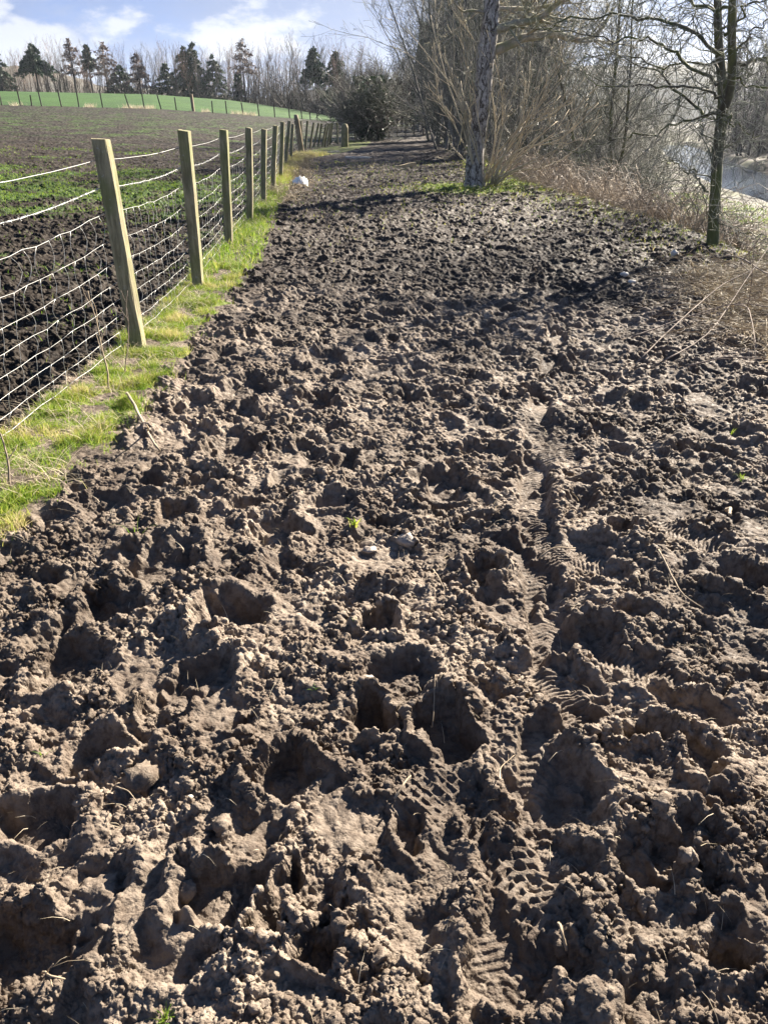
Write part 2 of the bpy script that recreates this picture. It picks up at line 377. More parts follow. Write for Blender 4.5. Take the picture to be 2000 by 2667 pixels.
def relief(x, y, sp=0.0, full=True):
    """trodden mud relief and its wetness; sp = mesh spacing there"""
    wx = x+0.016*perlin(x/0.075, y/0.075, 11)+0.006*perlin(x/0.028, y/0.028, 12)+0.04*perlin(x/0.4, y/0.4, 15)
    wy = y+0.016*perlin(x/0.075, y/0.075, 13)+0.006*perlin(x/0.028, y/0.028, 14)+0.04*perlin(x/0.4, y/0.4, 16)
    big = 0.040*perlin(x/0.75, y/0.75, 5)+0.026*perlin(x/0.30, y/0.30, 6)
    # scattered hoof and boot pits
    S = 0.20; X = wx/S; Y = wy/S; ix = np.floor(X).astype(np.int64); iy = np.floor(Y).astype(np.int64)
    pit = np.zeros_like(X); rim = np.zeros_like(X)
    for a in (-1, 0, 1):
        for b in (-1, 0, 1):
            jx = ix+a; jy = iy+b
            px = jx+rnd(jx, jy, 31); py = jy+rnd(jx, jy, 32); on = rnd(jx, jy, 33) < 0.62
            th = rnd(jx, jy, 34)*math.pi; el = 1.1+0.9*rnd(jx, jy, 35); r0 = 0.20+0.20*rnd(jx, jy, 36)
            c, s = np.cos(th), np.sin(th); dx = X-px; dy = Y-py
            q = np.sqrt(((dx*c+dy*s)/el)**2+(-dx*s+dy*c)**2)/r0
            dp = (0.35+0.65*rnd(jx, jy, 37))*on
            pit = np.maximum(pit, dp*sst(q, 1.12, 0.62)); rim = np.maximum(rim, dp*np.exp(-((q-1.25)/0.28)**2))
    xs2 = x+0.05*perlin(x/0.13, y/0.13, 41)+0.03*perlin(x/0.06, y/0.06, 44)+0.012*perlin(x/0.04, y/0.04, 43); ys2 = y+0.05*perlin(x/0.13, y/0.13, 42)
    hand = np.zeros_like(X); hrim = np.zeros_like(X)
    for (cx_, cy_, rx, ry, dp) in PITS:
        m = (np.abs(x-cx_) < rx*2.2+.1) & (np.abs(y-cy_) < ry*2.2+.1)
        if not m.any(): continue
        q = np.sqrt(((xs2[m]-cx_)/rx)**2+((ys2[m]-cy_)/ry)**2)
        hand[m] = np.maximum(hand[m], dp*sst(q, 1.15, 0.72)); hrim[m] = np.maximum(hrim[m], dp*0.35*np.exp(-((q-1.3)/0.25)**2))
    inh = np.clip(hand/0.05, 0, 1); pit = pit*(1-inh); rim = rim*(1-inh)
    hand = hand*0.68; hole = 0.042*pit+hand; soft = 1-0.55*np.clip(hole/0.055, 0, 1)
    patch = sst(fbm(x/0.33, y/0.33, 71, 2), 0.10, 0.50)     # smoother smeared patches
    soft = soft*(1-0.6*patch)
    fades = lambda sc: np.clip(1.7-sp*1.7/sc, 0, 1)
    fd = 1-0.40*sst(y, 4.5, 9.0); fu = 1+0.5*sst(y, 5, 10)
    l = 0.034*fd*domes(wx, wy, 0.135, 51, 0.8, 0.6)*(0.5+0.5*soft)
    l = l+0.024*fu*domes(wx, wy, 0.060, 55, 0.8, 0.5)*soft*fades(0.060)
    l = l+0.0145*domes(wx+0.3*l, wy, 0.030, 59, 0.8, 0.5)*soft*fades(0.030)
    if full:
        l = l+0.0080*domes(wx, wy+0.3*l, 0.0155, 63, 0.8, 0.5)*soft*fades(0.0155)
        l = l+0.0042*domes(wx, wy, 0.0085, 67, 0.8, 0.5)*(0.35+0.65*soft)*fades(0.0085)
    l = l*(0.62+0.75*sst(perlin(x/0.22, y/0.22, 77), -0.5, 0.6))
    hole = hole*(1-0.15*sst(y, 5, 9)); h = big-0.85*hole+0.020*rim+hrim+0.85*l
    wet = np.clip(hole/0.06, 0, 1)*0.7+0.3*patch
    m = (np.abs(x-TRK[:, 0].mean()) < 1.2) & (y > TRK[:, 1].min()-0.3) & (y < TRK[:, 1].max()+0.3)
    if m.any():
        d, al, sd = track_d(x[m]+0.02*perlin(y[m]/0.3, x[m]*0, 93), y[m])
        w = 0.014*perlin(x[m]/0.05, y[m]/0.05, 94); br = sst(perlin(x[m]*0+3.3, al/0.27, 98)+0.5*perlin(x[m]/0.06, y[m]/0.06, 99), -0.45, 0.05)*(1-sst(y[m], 6, 9))
        mk = sst(d+w, 0.078, 0.045)*br; ph = np.mod((al+np.abs(sd)*0.5)/0.021, 1)-0.5; g = -0.0032*sst(np.abs(ph), 0.36, 0.16)
        fl = big[m]-0.022+0.22*(h[m]-big[m]); lip = 0.020*np.exp(-((d+w-0.105)/0.03)**2)*br
        h[m] = (h[m]+lip)*(1-mk)+(fl+g)*mk; soft[m] = soft[m]*(1-0.93*mk); wet[m] = wet[m]*(1-mk)+0.4*mk
    for (cx_, cy_, ang, ln, wd, kd) in TR:
        R = max(ln, wd)*0.8+0.05
        m = (np.abs(x-cx_) < R) & (np.abs(y-cy_) < R)
        if not m.any(): continue
        dx = x[m]-cx_; dy = y[m]-cy_; c, s = math.cos(ang), math.sin(ang)
        a_ = dx*c+dy*s; b_ = -dx*s+dy*c      # across, along
        w = 0.012*perlin(x[m]/0.05, y[m]/0.05, 91)
        mask = sst(np.abs(a_)+w, wd/2+0.012, wd/2-0.012)*sst(np.abs(b_)+w, ln/2+0.02, ln/2-0.02)
        mask = mask*(0.55+0.45*sst(perlin(x[m]/0.035, y[m]/0.035, 97), -0.5, 0.1)); flat = big[m]+0.008+0.25*(h[m]-big[m])
        if kd == 0:
            ph = (b_+np.abs(a_)*0.45)/0.032; cell = (np.mod(ph, 1)-0.5); cc = np.mod(a_/0.03+0.5*np.floor(ph), 1)-0.5
            g = sst(np.abs(cell), 0.30, 0.16)*sst(np.abs(cc), 0.42, 0.30)*-0.010
        elif kd == 1:
            ph = np.mod(b_/0.026, 1)-0.5; cc = np.mod(a_/0.036+0.5*np.floor(b_/0.026), 1)-0.5
            g = np.maximum(sst(np.abs(ph), 0.36, 0.46), sst(np.abs(cc), 0.36, 0.46))*0.006
        elif kd == 2:
            ph = np.mod((b_+np.abs(a_)*0.3)/0.0165, 1)-0.5; g = sst(np.abs(ph), 0.34, 0.14)*-0.007
        else:
            g = 0.003*perlin(a_/0.02, b_/0.09, 95)+0.0
        h[m] = h[m]*(1-mask)+(flat+g)*mask; wet[m] = wet[m]*(1-mask)+0.35*mask; soft[m] = soft[m]*(1-mask*0.97)
    return h, wet, soft

def grass_field_mask(x, y):
    """greenness of the muddy field, by position"""
    n = fbm(x/1.9, y/1.3, 201, 3)
    band = np.exp(-((y-17.5)/5.5)**2)
    return np.clip(0.12+0.50*band+0.42*n+0.30*sst(y, 20, 50)-0.15*sst(y, 55, 75), 0, 1)

def surface(x, y, sp=0.0, full=True):
    z0 = base_h(x, y)
    fx = fence_x(y); vx = verge_x(y)+0.11*perlin(x/0.30, y/0.30, 301)+0.06*perlin(x/0.09, y/0.09, 302)
    inv = sst(x, fx-0.22, fx-0.05)*sst(x, vx+0.05, vx-0.05)*(y < 50)
    e = x-bank_x(y); bk = sst(e, -0.9, 0.6)
    h, wet, soft = relief(x, y, sp, full)
    amp = 1-0.78*inv; amp = amp*(1-0.55*bk)
    far = sst(y, 58, 75)
    left = x < fx
    yb = np.interp(x/np.maximum(y, .5), TT, YB); crop = (y > yb) & (x/np.maximum(y, .5) < 0.02)
    amp = np.where(crop, 0.12, amp); amp = np.where(e > 2.5, 0.35, amp)
    z = z0+h*amp+0.02*inv
    # green
    g = np.where(left & (inv < .5), grass_field_mask(x, y), 0)
    pn = fbm(x/0.8, y/0.5, 221, 3)
    pathg = np.clip(0.15*sst(y, 8, 16)*(0.2+pn)+0.6*sst(e, -1.3, -0.2)*(0.35+0.8*pn), 0, 0.75)
    tg = np.exp(-(((x-2.0)/1.6)**2+((y-18.2)/1.6)**2))*0.9
    g = np.where(left, g, np.maximum(pathg, tg)); g = np.maximum(g, inv*np.clip(0.62+0.9*fbm(x/0.22, y/0.22, 611, 3), 0.25, 1))
    g = np.where(e > 0.8, 0.30+0.35*fbm(x/2.5, y/2.5, 231, 3)+0.1*sst(e, 3, 8), g)
    g = np.where(y > 52, np.where(left | (x < 0), np.maximum(g, 0.25+0.5*pn), np.maximum(g, 0.3)), g)
    return z, wet*(1-inv), np.clip(g, 0, 1), soft*amp

# --- one terrain grid, finer near the path's walker; cut into its grounds
def build_ground():
    ys = [-6, -3, -1.2, -0.5, -0.1, 0.1, 0.2, 0.28, 0.34, 0.38]; y = 0.40
    while y < 1600:
        ys.append(y); dep = y*CP+CAMH*SP+max(0, 0.66-y)*1.5
        px = dep/768.0
        k = 0.75 if dep < 3.5 else (0.75+(dep-3.5)*0.055 if dep < 15 else 1.38+(dep-15)*0.085)
        st = px*k; y += min(st, 12+y*0.02)
    ys = np.array(ys); R = len(ys)
    core = np.linspace(-1.06, 1.06, 880)
    wl = -1.06-np.cumsum(np.concatenate([np.linspace(0.0025, 0.011, 150), np.linspace(0.012, 0.11, 26)])); wr = -wl
    s = np.concatenate([wl[::-1], core, wr]); Cn = len(s)
    hw = 0.5*(ys*CP+CAMH*SP)+0.02; hw = np.maximum(hw, 0.55); hw = np.where(ys < 0.66, 0.5*(0.66*CP+CAMH*SP)+.02, hw)
    X = s[None, :]*hw[:, None]; Y = np.repeat(ys[:, None], Cn, 1)
    ds = np.gradient(s)[None, :]*hw[:, None]; dy = np.gradient(ys)[:, None]*np.ones((1, Cn))
    sp = np.maximum(ds, dy*0.6)
    x = X.ravel(); yv = Y.ravel(); spv = sp.ravel()
    z, wet, g, soft = surface(x, yv, spv, False)
    V = np.stack([x, yv, z], 1)
    # crumbly clods pushed out along the surface normal, so that they also cover steep sides and overhang
    G = V.reshape(R, Cn, 3); du = np.gradient(G, axis=1); dv = np.gradient(G, axis=0)
    Nn = np.cross(du, dv).reshape(-1, 3); Nn /= np.linalg.norm(Nn, axis=1)[:, None]+1e-12
    nb = (yv > 0.3) & (yv < 22) & (spv < 0.026)
    P = V[nb]; sp_ = spv[nb]; sf = soft[nb]
    Pw = P+0.006*np.stack([perlin(P[:, 0]/0.02, P[:, 1]/0.02+P[:, 2]/0.02, 431), perlin(P[:, 0]/0.02+9, P[:, 1]/0.02+P[:, 2]/0.02, 432), perlin(P[:, 0]/0.02+P[:, 2]/.02, P[:, 1]/0.02, 433)], 1)
    d = np.zeros(len(P))
    for sc_, am, sd in ((0.050, 0.0160, 491), (0.030, 0.0190, 501), (0.016, 0.0155, 511), (0.0090, 0.0100, 521)):
        f = np.clip(1.7-sp_*2.3/sc_, 0, 1); m = f > 0.01
        k = domes3(Pw[m], sc_, sd, 0.78, 0.5); var = np.clip(0.8+1.1*perlin(P[m, 0]/0.11+sd, P[m, 1]/0.11, sd+3), 0.1, 1.5); d[m] += 0.74*am*f[m]*(k-0.35)*(0.03+0.97*sf[m])*var
    tb = np.abs(perlin(P[:, 0]/0.011+P[:, 2]/0.02, P[:, 1]/0.011, 461))-0.25; rj = np.random.default_rng(1).normal(0, 1, len(P))
    d += (0.0055*tb+0.0009*rj)*np.clip(1.8-sp_*2.3/0.011, 0.25, 1)*(0.2+0.8*sf)
    patch = np.clip(0.85+0.8*perlin(P[:, 0]/0.16, P[:, 1]/0.16, 441), 0.35, 1.25)
    V[nb] = P+Nn[nb]*(d*patch)[:, None]
    # path darkens farther along: shade painted into the colour, together with wetter, peatier soil
    shade_peat = np.where(x > fence_x(yv)-0.2, sst(yv+1.3*fbm(x/1.1, yv/1.1, 711, 4)+0.5*fbm(x/0.2, yv/0.2, 721, 3), 5.6, 8.2), 0)*(x-bank_x(yv) < 0.5)
    i = np.arange(R-1)[:, None]*Cn+np.arange(Cn-1)[None, :]
    F = np.stack([i, i+1, i+1+Cn, i+Cn], -1).reshape(-1, 4)
    cxx = x[F].mean(1); cyy = yv[F].mean(1)
    t = cxx/np.maximum(cyy, .5)
    reg = np.zeros(len(F), int)
    reg[(cxx < fence_x(cyy)-0.2) | ((cyy > 52) & (t < 0.03))] = 1
    yb = np.interp(t, TT, YB); reg[(reg == 1) & (cyy > yb)] = 2
    reg[(cxx-bank_x(cyy) > 0.4) & (reg == 0)] = 3
    reg[(cyy > 58) & (reg == 0)] = 3
    for r, (nm, mt) in enumerate((('muddy_path', MAT_PATH), ('muddy_field', MAT_FIELD), ('green_field', MAT_CROP), ('river_bank', MAT_BANK))):
        f = F[reg == r]; used, invx = np.unique(f, return_inverse=True)
        me = mesh_np(nm, V[used], invx.reshape(-1, 4), mt, True, {'wet': wet[used], 'grass': g[used], 'shade_peat': shade_peat[used]})
        tag(link(nm, me), kind='structure')
    print('ground verts', len(V))
build_ground()

# water
wm_ = M('river_water'); wn1 = wm_.noise(1.6, 4, 0.6, stretch=(1, 2.5, 1)); wm_.col((0.05, 0.065, 0.08)); wm_.set(0.10, 0.6)
wm_.bump(wn1, 0.9, 0.05)
pl = [CEN[0]+(CEN[0]-CEN[1])*0.3] + list(CEN) + [CEN[-1]+(CEN[-1]-CEN[-2])*0.15]
hw_ = [HW[0]]+list(HW)+[HW[-1]]
Vw = []
for i, c in enumerate(pl):
    d = (pl[min(i+1, len(pl)-1)]-pl[max(i-1, 0)]); d = d/np.linalg.norm(d); n_ = np.array([-d[1], d[0]])
    for k in np.linspace(-1, 1, 7): Vw.append([*(c+n_*(hw_[i]+0.9)*k), -2.68])
Fw = [[i*7+k, i*7+k+1, (i+1)*7+k+1, (i+1)*7+k] for i in range(len(pl)-1) for k in range(6)]
tag(link('river', mesh_np('river', np.array(Vw), np.array(Fw), wm_.m)), kind='structure')

# ------------------------------------------------------------------ tubes: polylines with radii become one mesh
class Tubes:
    def __init__(s): s.g = {}
    def add(s, pts, rad, sides=5):
        s.g.setdefault((len(pts), sides), []).append((pts, rad))
    def arrays(s):
        Vs, F4, F3 = [], [], []; off = 0
        for (K, sd), lst in s.g.items():
            P = np.array([a[0] for a in lst], dtype=np.float64); R = np.array([a[1] for a in lst], dtype=np.float64)
            n = len(P); T = np.gradient(P, axis=1); T /= np.linalg.norm(T, axis=2, keepdims=True)+1e-12
            mean = P[:, -1]-P[:, 0]; ref = np.where((np.abs(mean[:, 2:3]) > 0.75*np.linalg.norm(mean, axis=1)[:, None]), np.array([[1.0, 0.13, 0]]), np.array([[0.07, 0.1, 1.0]]))
            U = np.cross(T, ref[:, None, :]); U /= np.linalg.norm(U, axis=2, keepdims=True)+1e-12
            Wv = np.cross(T, U); a = np.arange(sd)*2*math.pi/sd
            V = P[:, :, None, :]+R[:, :, None, None]*(np.cos(a)[None, None, :, None]*U[:, :, None, :]+np.sin(a)[None, None, :, None]*Wv[:, :, None, :])
            Vs.append(V.reshape(-1, 3))
            b = off+np.arange(n)[:, None, None]*(K*sd)+np.arange(K-1)[None, :, None]*sd
            q = np.arange(sd); q2 = (q+1) % sd
            f = np.stack([b+q, b+q2, b+sd+q2, b+sd+q], -1).reshape(-1, 4); F4.append(f)
            for base, fl in ((off+np.arange(n)*K*sd, 1), (off+np.arange(n)*K*sd+(K-1)*sd, 0)):
                for k in range(1, sd-1):
                    t = np.stack([base, base+k+(1 if fl else 0), base+k+(0 if fl else 1)], -1); F3.append(t)
            off += n*K*sd
        return np.concatenate(Vs), [np.concatenate(F4), np.concatenate(F3)]
    def mesh(s, name, mat, smooth=True):
        V, F = s.arrays(); return mesh_np(name, V, F, mat, smooth)
def rsm(pts, rad, K):
    """resample a polyline to K points along a smooth curve"""
    p = np.array(pts, float); t = np.concatenate([[0], np.cumsum(np.linalg.norm(np.diff(p, axis=0), axis=1))]); t /= t[-1]
    tt = np.linspace(0, 1, K)
    q = np.stack([np.interp(tt, t, p[:, i]) for i in range(3)], 1); r = np.interp(tt, t, np.array(rad, float))
    for _ in range(2): q[1:-1] = 0.25*q[:-2]+0.5*q[1:-1]+0.25*q[2:]
    return q, r
def norm(v): return v/(np.linalg.norm(v)+1e-12)
def grow(T, R, p, d, ln, r, depth, o):
    """one branch and its children. o: wob, up, nch (per depth), ang, lr, rr, sides, K"""
    K = o['K'][min(depth, len(o['K'])-1)]; pts = [p]; q = p.copy(); dd = norm(d); st = ln/(K-1)
    bend = R.normal(0, 1, 3)*o.get('curve', 0.15)
    for i in range(K-1):
        dd = norm(dd+R.normal(0, o['wob'], 3)+bend*0.5+np.array([0, 0, o['up'][min(depth, len(o['up'])-1)]]))
        q = q+dd*st; pts.append(q)
    pts = np.array(pts); tip = max(r*o['tip'], o['rmin']); rad = np.linspace(r, tip, K)
    T.add(pts, rad, o['sides'][min(depth, len(o['sides'])-1)])
    if 'rec' in o and depth <= o.get('recd', 1): o['rec'].append((pts, rad))
    if depth >= o['dep']: return
    n = o['nch'][min(depth, len(o['nch'])-1)]; n = max(1, int(round(n*R.uniform(0.75, 1.25))))
    kids(T, R, pts, rad, ln, n, depth, o)
def kids(T, R, pts, rad, ln, n, depth, o, t0=None):
    K = len(pts); a0 = o['t0'] if t0 is None else t0
    for i in range(n):
        t = a0+(1-a0)*((i+R.uniform(0, 1))/n)*0.98; f = t*(K-1); k = min(int(f), K-2); w = f-k
        b = pts[k]*(1-w)+pts[k+1]*w; rr = rad[k]*(1-w)+rad[k+1]*w; ax = norm(pts[k+1]-pts[k])
        side = norm(np.cross(ax, R.normal(0, 1, 3))); an = math.radians(o['ang'])*R.uniform(0.6, 1.35)
        d = ax*math.cos(an)+side*math.sin(an)
        l2 = ln*o['lr']*(1-0.45*t)*R.uniform(0.6, 1.3)
        grow(T, R, b, d, l2, max(rr*o['rr']*R.uniform(.8, 1.1), o['rmin']), depth+1, o)

def bark(name, c1, c2, moss=None, scale=6, bump=0.8, dist=0.02, stretch=(1, 1, 0.25), rough=0.85):
    m = M(name); a = m.noise(scale, 6, 0.65, stretch=stretch); b = m.noise(scale*0.35, 4)
    c = m.mix(m.rng(a, 0.35, 0.65), c1, c2)
    if moss: c = m.mix(m.rng(b, 0.42, 0.62, 0, 0.85), c, moss)
    m.col(c); m.set(rough, 0.25); m.bump(a, bump, dist); return m.m
MB_GREY = bark('grey_bark', (0.10, 0.085, 0.07), (0.22, 0.19, 0.155), (0.10, 0.11, 0.06), 10)
MB_CRACK = M('fissured_bark')
_v = MB_CRACK.node('ShaderNodeTexVoronoi'); _v.feature = 'DISTANCE_TO_EDGE'; _v.inputs['Scale'].default_value = 7.5
_mp = MB_CRACK.node('ShaderNodeMapping'); _mp.inputs['Scale'].default_value = (1.5, 1.5, 0.22)
_nz = MB_CRACK.node('ShaderNodeTexNoise'); _nz.inputs['Scale'].default_value = 5; _nz.inputs['Detail'].default_value = 5
_va = MB_CRACK.node('ShaderNodeVectorMath', operation='MULTIPLY_ADD'); _va.inputs[1].default_value = (0.25, 0.25, 0.25)
MB_CRACK.l.new(MB_CRACK.tc.outputs['Object'], _nz.inputs['Vector']); MB_CRACK.l.new(_nz.outputs['Color'], _va.inputs[0]); MB_CRACK.l.new(MB_CRACK.tc.outputs['Object'], _va.inputs[2])
MB_CRACK.l.new(_va.outputs[0], _mp.inputs[0]); MB_CRACK.l.new(_mp.outputs[0], _v.inputs['Vector'])
_e = MB_CRACK.rng(_v.outputs['Distance'], 0.01, 0.09)
_n2 = MB_CRACK.noise(14, 5)
MB_CRACK.col(MB_CRACK.mix(_e, (0.075, 0.062, 0.052), MB_CRACK.mix(MB_CRACK.rng(_n2, .35, .65), (0.21, 0.19, 0.17), (0.40, 0.375, 0.34))))
MB_CRACK.set(0.85, 0.25); MB_CRACK.bump(_e, 1.0, 0.035); MB_CRACK = MB_CRACK.m
MB_LIMB = bark('smooth_pale_bark', (0.20, 0.18, 0.13), (0.36, 0.32, 0.24), (0.19, 0.19, 0.10), 9, 0.4, 0.01)
MB_SHOOT = bark('young_shoot_bark', (0.32, 0.27, 0.18), (0.48, 0.41, 0.28), None, 6, 0.2, 0.004)
MB_MOSS = bark('mossy_bark', (0.055, 0.05, 0.038), (0.12, 0.11, 0.075), (0.10, 0.115, 0.035), 9, 0.9, 0.02)
MB_TWIG = bark('mossy_twig_bark', (0.11, 0.11, 0.092), (0.20, 0.20, 0.17), (0.11, 0.125, 0.08), 4, 0.2, 0.004)
MB_HEDGE = bark('hedge_twig_bark', (0.10, 0.097, 0.088), (0.22, 0.21, 0.185), (0.10, 0.11, 0.075), 2, 0.2, 0.01)
MB_DARK = bark('dark_far_bark', (0.030, 0.026, 0.023), (0.06, 0.052, 0.045), None, 1.0, 0.2, 0.05)
MB_FAR = bark('pale_far_bark', (0.075, 0.066, 0.058), (0.14, 0.125, 0.108), None, 0.6, 0.2, 0.05)
MB_REDTW = bark('reddish_twig_bark', (0.10, 0.065, 0.05), (0.19, 0.13, 0.10), None, 2, 0.2, 0.01)

def bh1(x, y): return float(base_h(np.array([float(x)]), np.array([float(y)]))[0])
def gz(x, y):
    return surface(np.atleast_1d(np.asarray(x, float)), np.atleast_1d(np.asarray(y, float)), 0.0, False)[0]

# ------------------------------------------------------------------ fences
MP = M('tanalised_post_timber')
_a = MP.noise(9, 6, 0.65, stretch=(4, 4, 0.5)); _b = MP.noise(3, 5, 0.6); _c = MP.noise(28, 4, 0.7)
_col = MP.mix(MP.rng(_a, 0.35, 0.65), (0.14, 0.125, 0.075), (0.29, 0.255, 0.155))
_col = MP.mix(MP.rng(_b, 0.45, 0.65, 0, 0.6), _col, (0.14, 0.155, 0.055)); _col = MP.mix(MP.rng(_c, 0.60, 0.72, 0, 0.6), _col, (0.30, 0.30, 0.27))
MP.col(_col); MP.set(0.85, 0.2); MP.bump(_a, 0.7, 0.008); MP = MP.m
MPF = mat_simple('weathered_far_post', (0.06, 0.05, 0.042), (0.11, 0.095, 0.08), 3, 0.9, 0.1, 0.2)
MPR = mat_simple('round_strainer_timber', (0.15, 0.115, 0.07), (0.26, 0.21, 0.14), 6, 0.85, 0.2, 0.5, 0.01, (3, 3, 0.4))
MW = M('galvanised_wire'); _a = MW.noise(40, 3); MW.col(MW.mix(_a, (0.27, 0.27, 0.26), (0.44, 0.44, 0.42))); MW.set(0.42, 0.5, 0.35); MW = MW.m
def square_post(name, b, t, w, mat, parent, rot=0.0, seed=0, bury=0.25):
    """sawn post: bevelled box with worn, slightly bowed sides and a sloping top"""
    R = np.random.default_rng(seed); b = np.array(b, float); t = np.array(t, float); ax = norm(t-b)
    b0 = b-ax*bury; n = 10; ring = []
    h = w/2; c = h*0.16
    prof = [(-h+c, -h), (h-c, -h), (h, -h+c), (h, h-c), (h-c, h), (-h+c, h), (-h, h-c), (-h, -h+c)]
    ux = norm(np.array([math.cos(rot), math.sin(rot), 0])-ax*ax[0]); uy = np.cross(ax, ux)
    bow = R.normal(0, 0.006, 2)
    for i in range(n):
        f = i/(n-1); p = b0*(1-f)+t*f+(ux*bow[0]+uy*bow[1])*math.sin(f*math.pi)
        for k, (a, e) in enumerate(prof):
            j = R.normal(0, w*0.018, 2); ring.append(p+ux*(a+j[0])+uy*(e+j[1])+(ax*(-a*0.10+R.normal(0, .003)) if i == n-1 else 0))
    V = np.array(ring); F = [[i*8+k, i*8+(k+1) % 8, (i+1)*8+(k+1) % 8, (i+1)*8+k] for i in range(n-1) for k in range(8)]
    V = np.concatenate([V, [t+ax*0.003, b0]]); m = (n-1)*8
    T = [[m+k, m+(k+1) % 8, n*8] for k in range(8)]+[[(k+1) % 8, k, n*8+1] for k in range(8)]
    return link(name, mesh_np(name, V, [np.array(F), np.array(T)], mat, False), parent)
def round_post(name, b, t, r, mat, parent, seed=0):
    R = np.random.default_rng(seed); n = 16; V = []; K = 9
    b = np.array(b, float); t = np.array(t, float); b0 = b-(t-b)*0.2
    for i in range(K):
        f = i/(K-1); p = b0*(1-f)+t*f; rr = r*(1.08-0.16*f)*(1 if i < K-1 else 0.72)
        for k in range(n):
            a = k*2*math.pi/n; V.append(p+np.array([math.cos(a), math.sin(a), 0])*rr*(1+R.normal(0, .02))+np.array([0, 0, 0.02 if i == K-1 else 0]))
    F = [[i*n+k, i*n+(k+1) % n, (i+1)*n+(k+1) % n, (i+1)*n+k] for i in range(K-1) for k in range(n)]
    V.append(t+np.array([0, 0, .035])); m = (K-1)*n; T = [[m+k, m+(k+1) % n, K*n] for k in range(n)]
    return link(name, mesh_np(name, np.array(V), [np.array(F), np.array(T)], mat, True), parent)

fence = tag(empty('wire_fence'), 'wooden post and sagging wire netting fence along the left of the muddy path', 'fence')
tops = []
RNG = np.random.default_rng(5)
for i, (p, b) in enumerate(zip(FPOSTS, fp)):
    t = on_y(p[2], p[3], b[1]+(0.06 if i == 0 else 0.0)); b = b.copy(); b[2] = 0.02
    if i > 4: t[2] = min(t[2], 1.36)
    o = square_post('post', b, t, 0.094 if i < 2 else 0.088, MP, fence, rot=math.radians(-4), seed=i)
    tops.append((b, t))
o['label'] = 'short sawn post next to the round strainer'
first = fence.children[0] if fence.children else None
def post_px(bu, bv, tu, tv, nm='post', w=0.085, rnd_=False, y=None, sd=0, par=None, mat=None):
    b = on_z(bu, bv) if y is None else on_y(bu, bv, y)
    b[2] = bh1(b[0], b[1]); t = on_y(tu, tv, b[1])
    if rnd_: o = round_post(nm, b, t, w, mat or MPR, par or fence, sd)
    else: o = square_post(nm, b, t, w, mat or MP, par or fence, 0, sd)
    return b, t, o
b, t, o = post_px(786, 401, 771, 300.6, 'strainer_post', 0.115, True, None, 3); o['label'] = 'tall round brown strainer post'; tops.append((b, t))
for k, q in enumerate([(788, 393, 784, 315), (795, 389, 801, 315), (808, 387, 817, 320), (817, 385, 830, 321), (828, 384, 838, 322), (839, 384, 850, 323), (846, 383, 856, 322), (853, 382, 861, 322), (860, 379, 866, 321), (880, 376, 878, 320)]):
    b, t, o = post_px(*q, sd=20+k); tops.append((b, t))
b, t, o = post_px(898, 384, 898, 324, 'strainer_post', 0.17, True, None, 9, mat=MP); o['label'] = 'thick mossy end post at the corner'
tops.append((b, t))
# wires
def along(h_frac_or_z, K=9, sag=0.0, seed=0, posts=None):
    pts = []; posts = posts or tops; R = np.random.default_rng(seed)
    # run off the frame at the near end
    b0, t0 = posts[0]; b1, t1 = posts[1]
    near = (b0+np.array([-0.16, -2.55, 0.0]), t0+np.array([0.10, -2.50, -0.02])); near2 = (near[0]+np.array([0, -2.5, 0]), near[1]+np.array([0.0, -2.5, 0]))
    pp = [near2, near]+list(posts)
    for i in range(len(pp)-1):
        (a, at), (b, bt) = pp[i], pp[i+1]
        f = h_frac_or_z
        pa = a+(at-a)*(f/max(at[2]-a[2], .5)); pb = b+(bt-b)*(f/max(bt[2]-b[2], .5))
        n = K if i < 8 else 4
        for k in range(n):
            w = k/n; q = pa*(1-w)+pb*w; q = q+np.array([-0.052, 0, -sag*4*w*(1-w)*R.uniform(0.9, 1.1)])
            pts.append(q)
    pts.append(pb+np.array([-.05, 0, 0])); return np.array(pts)
def long_tube(T, pts, r, sides=5, chunk=12):
    for i in range(0, len(pts)-1, chunk):
        s_ = pts[i:i+chunk+1]
        if len(s_) > 1: T.add(s_, np.full(len(s_), r), sides)
T = Tubes(); long_tube(T, along(1.205, 9, 0.02, 1), 0.0019); o = link('top_wire', T.mesh('top_wire', MW), fence); o['label'] = 'plain top wire'
# barbed wire: two strands twisted, with barbs
T = Tubes(); bw = along(1.045, 26, 0.035, 2)
ph = np.arange(len(bw))*1.6
for s_ in (0, math.pi):
    q = bw+0.0028*np.stack([np.cos(ph+s_), 0*ph, np.sin(ph+s_)], 1); long_tube(T, q, 0.0016, 4)
R = np.random.default_rng(8)
for i in range(len(bw)-1):
    if bw[i, 1] > 16: break
    if i % 1 == 0:
        c = bw[i]; ax = norm(bw[i+1]-bw[i]); s1 = norm(np.cross(ax, R.normal(0, 1, 3))); s2 = np.cross(ax, s1)
        for d in (s1+ax*.25, -s1+ax*.25, s2*0.8-ax*.2, -s2*0.8-ax*.2):
            T.add(np.array([c, c+norm(d)*0.017]), np.array([0.0016, 0.0006]), 3)
        T.add(np.array([c-ax*.004, c+ax*.004]), np.array([0.0045, 0.0045]), 5)
o = link('barbed_wire', T.mesh('barbed_wire', MW), fence); o['label'] = 'sagging barbed wire strand'
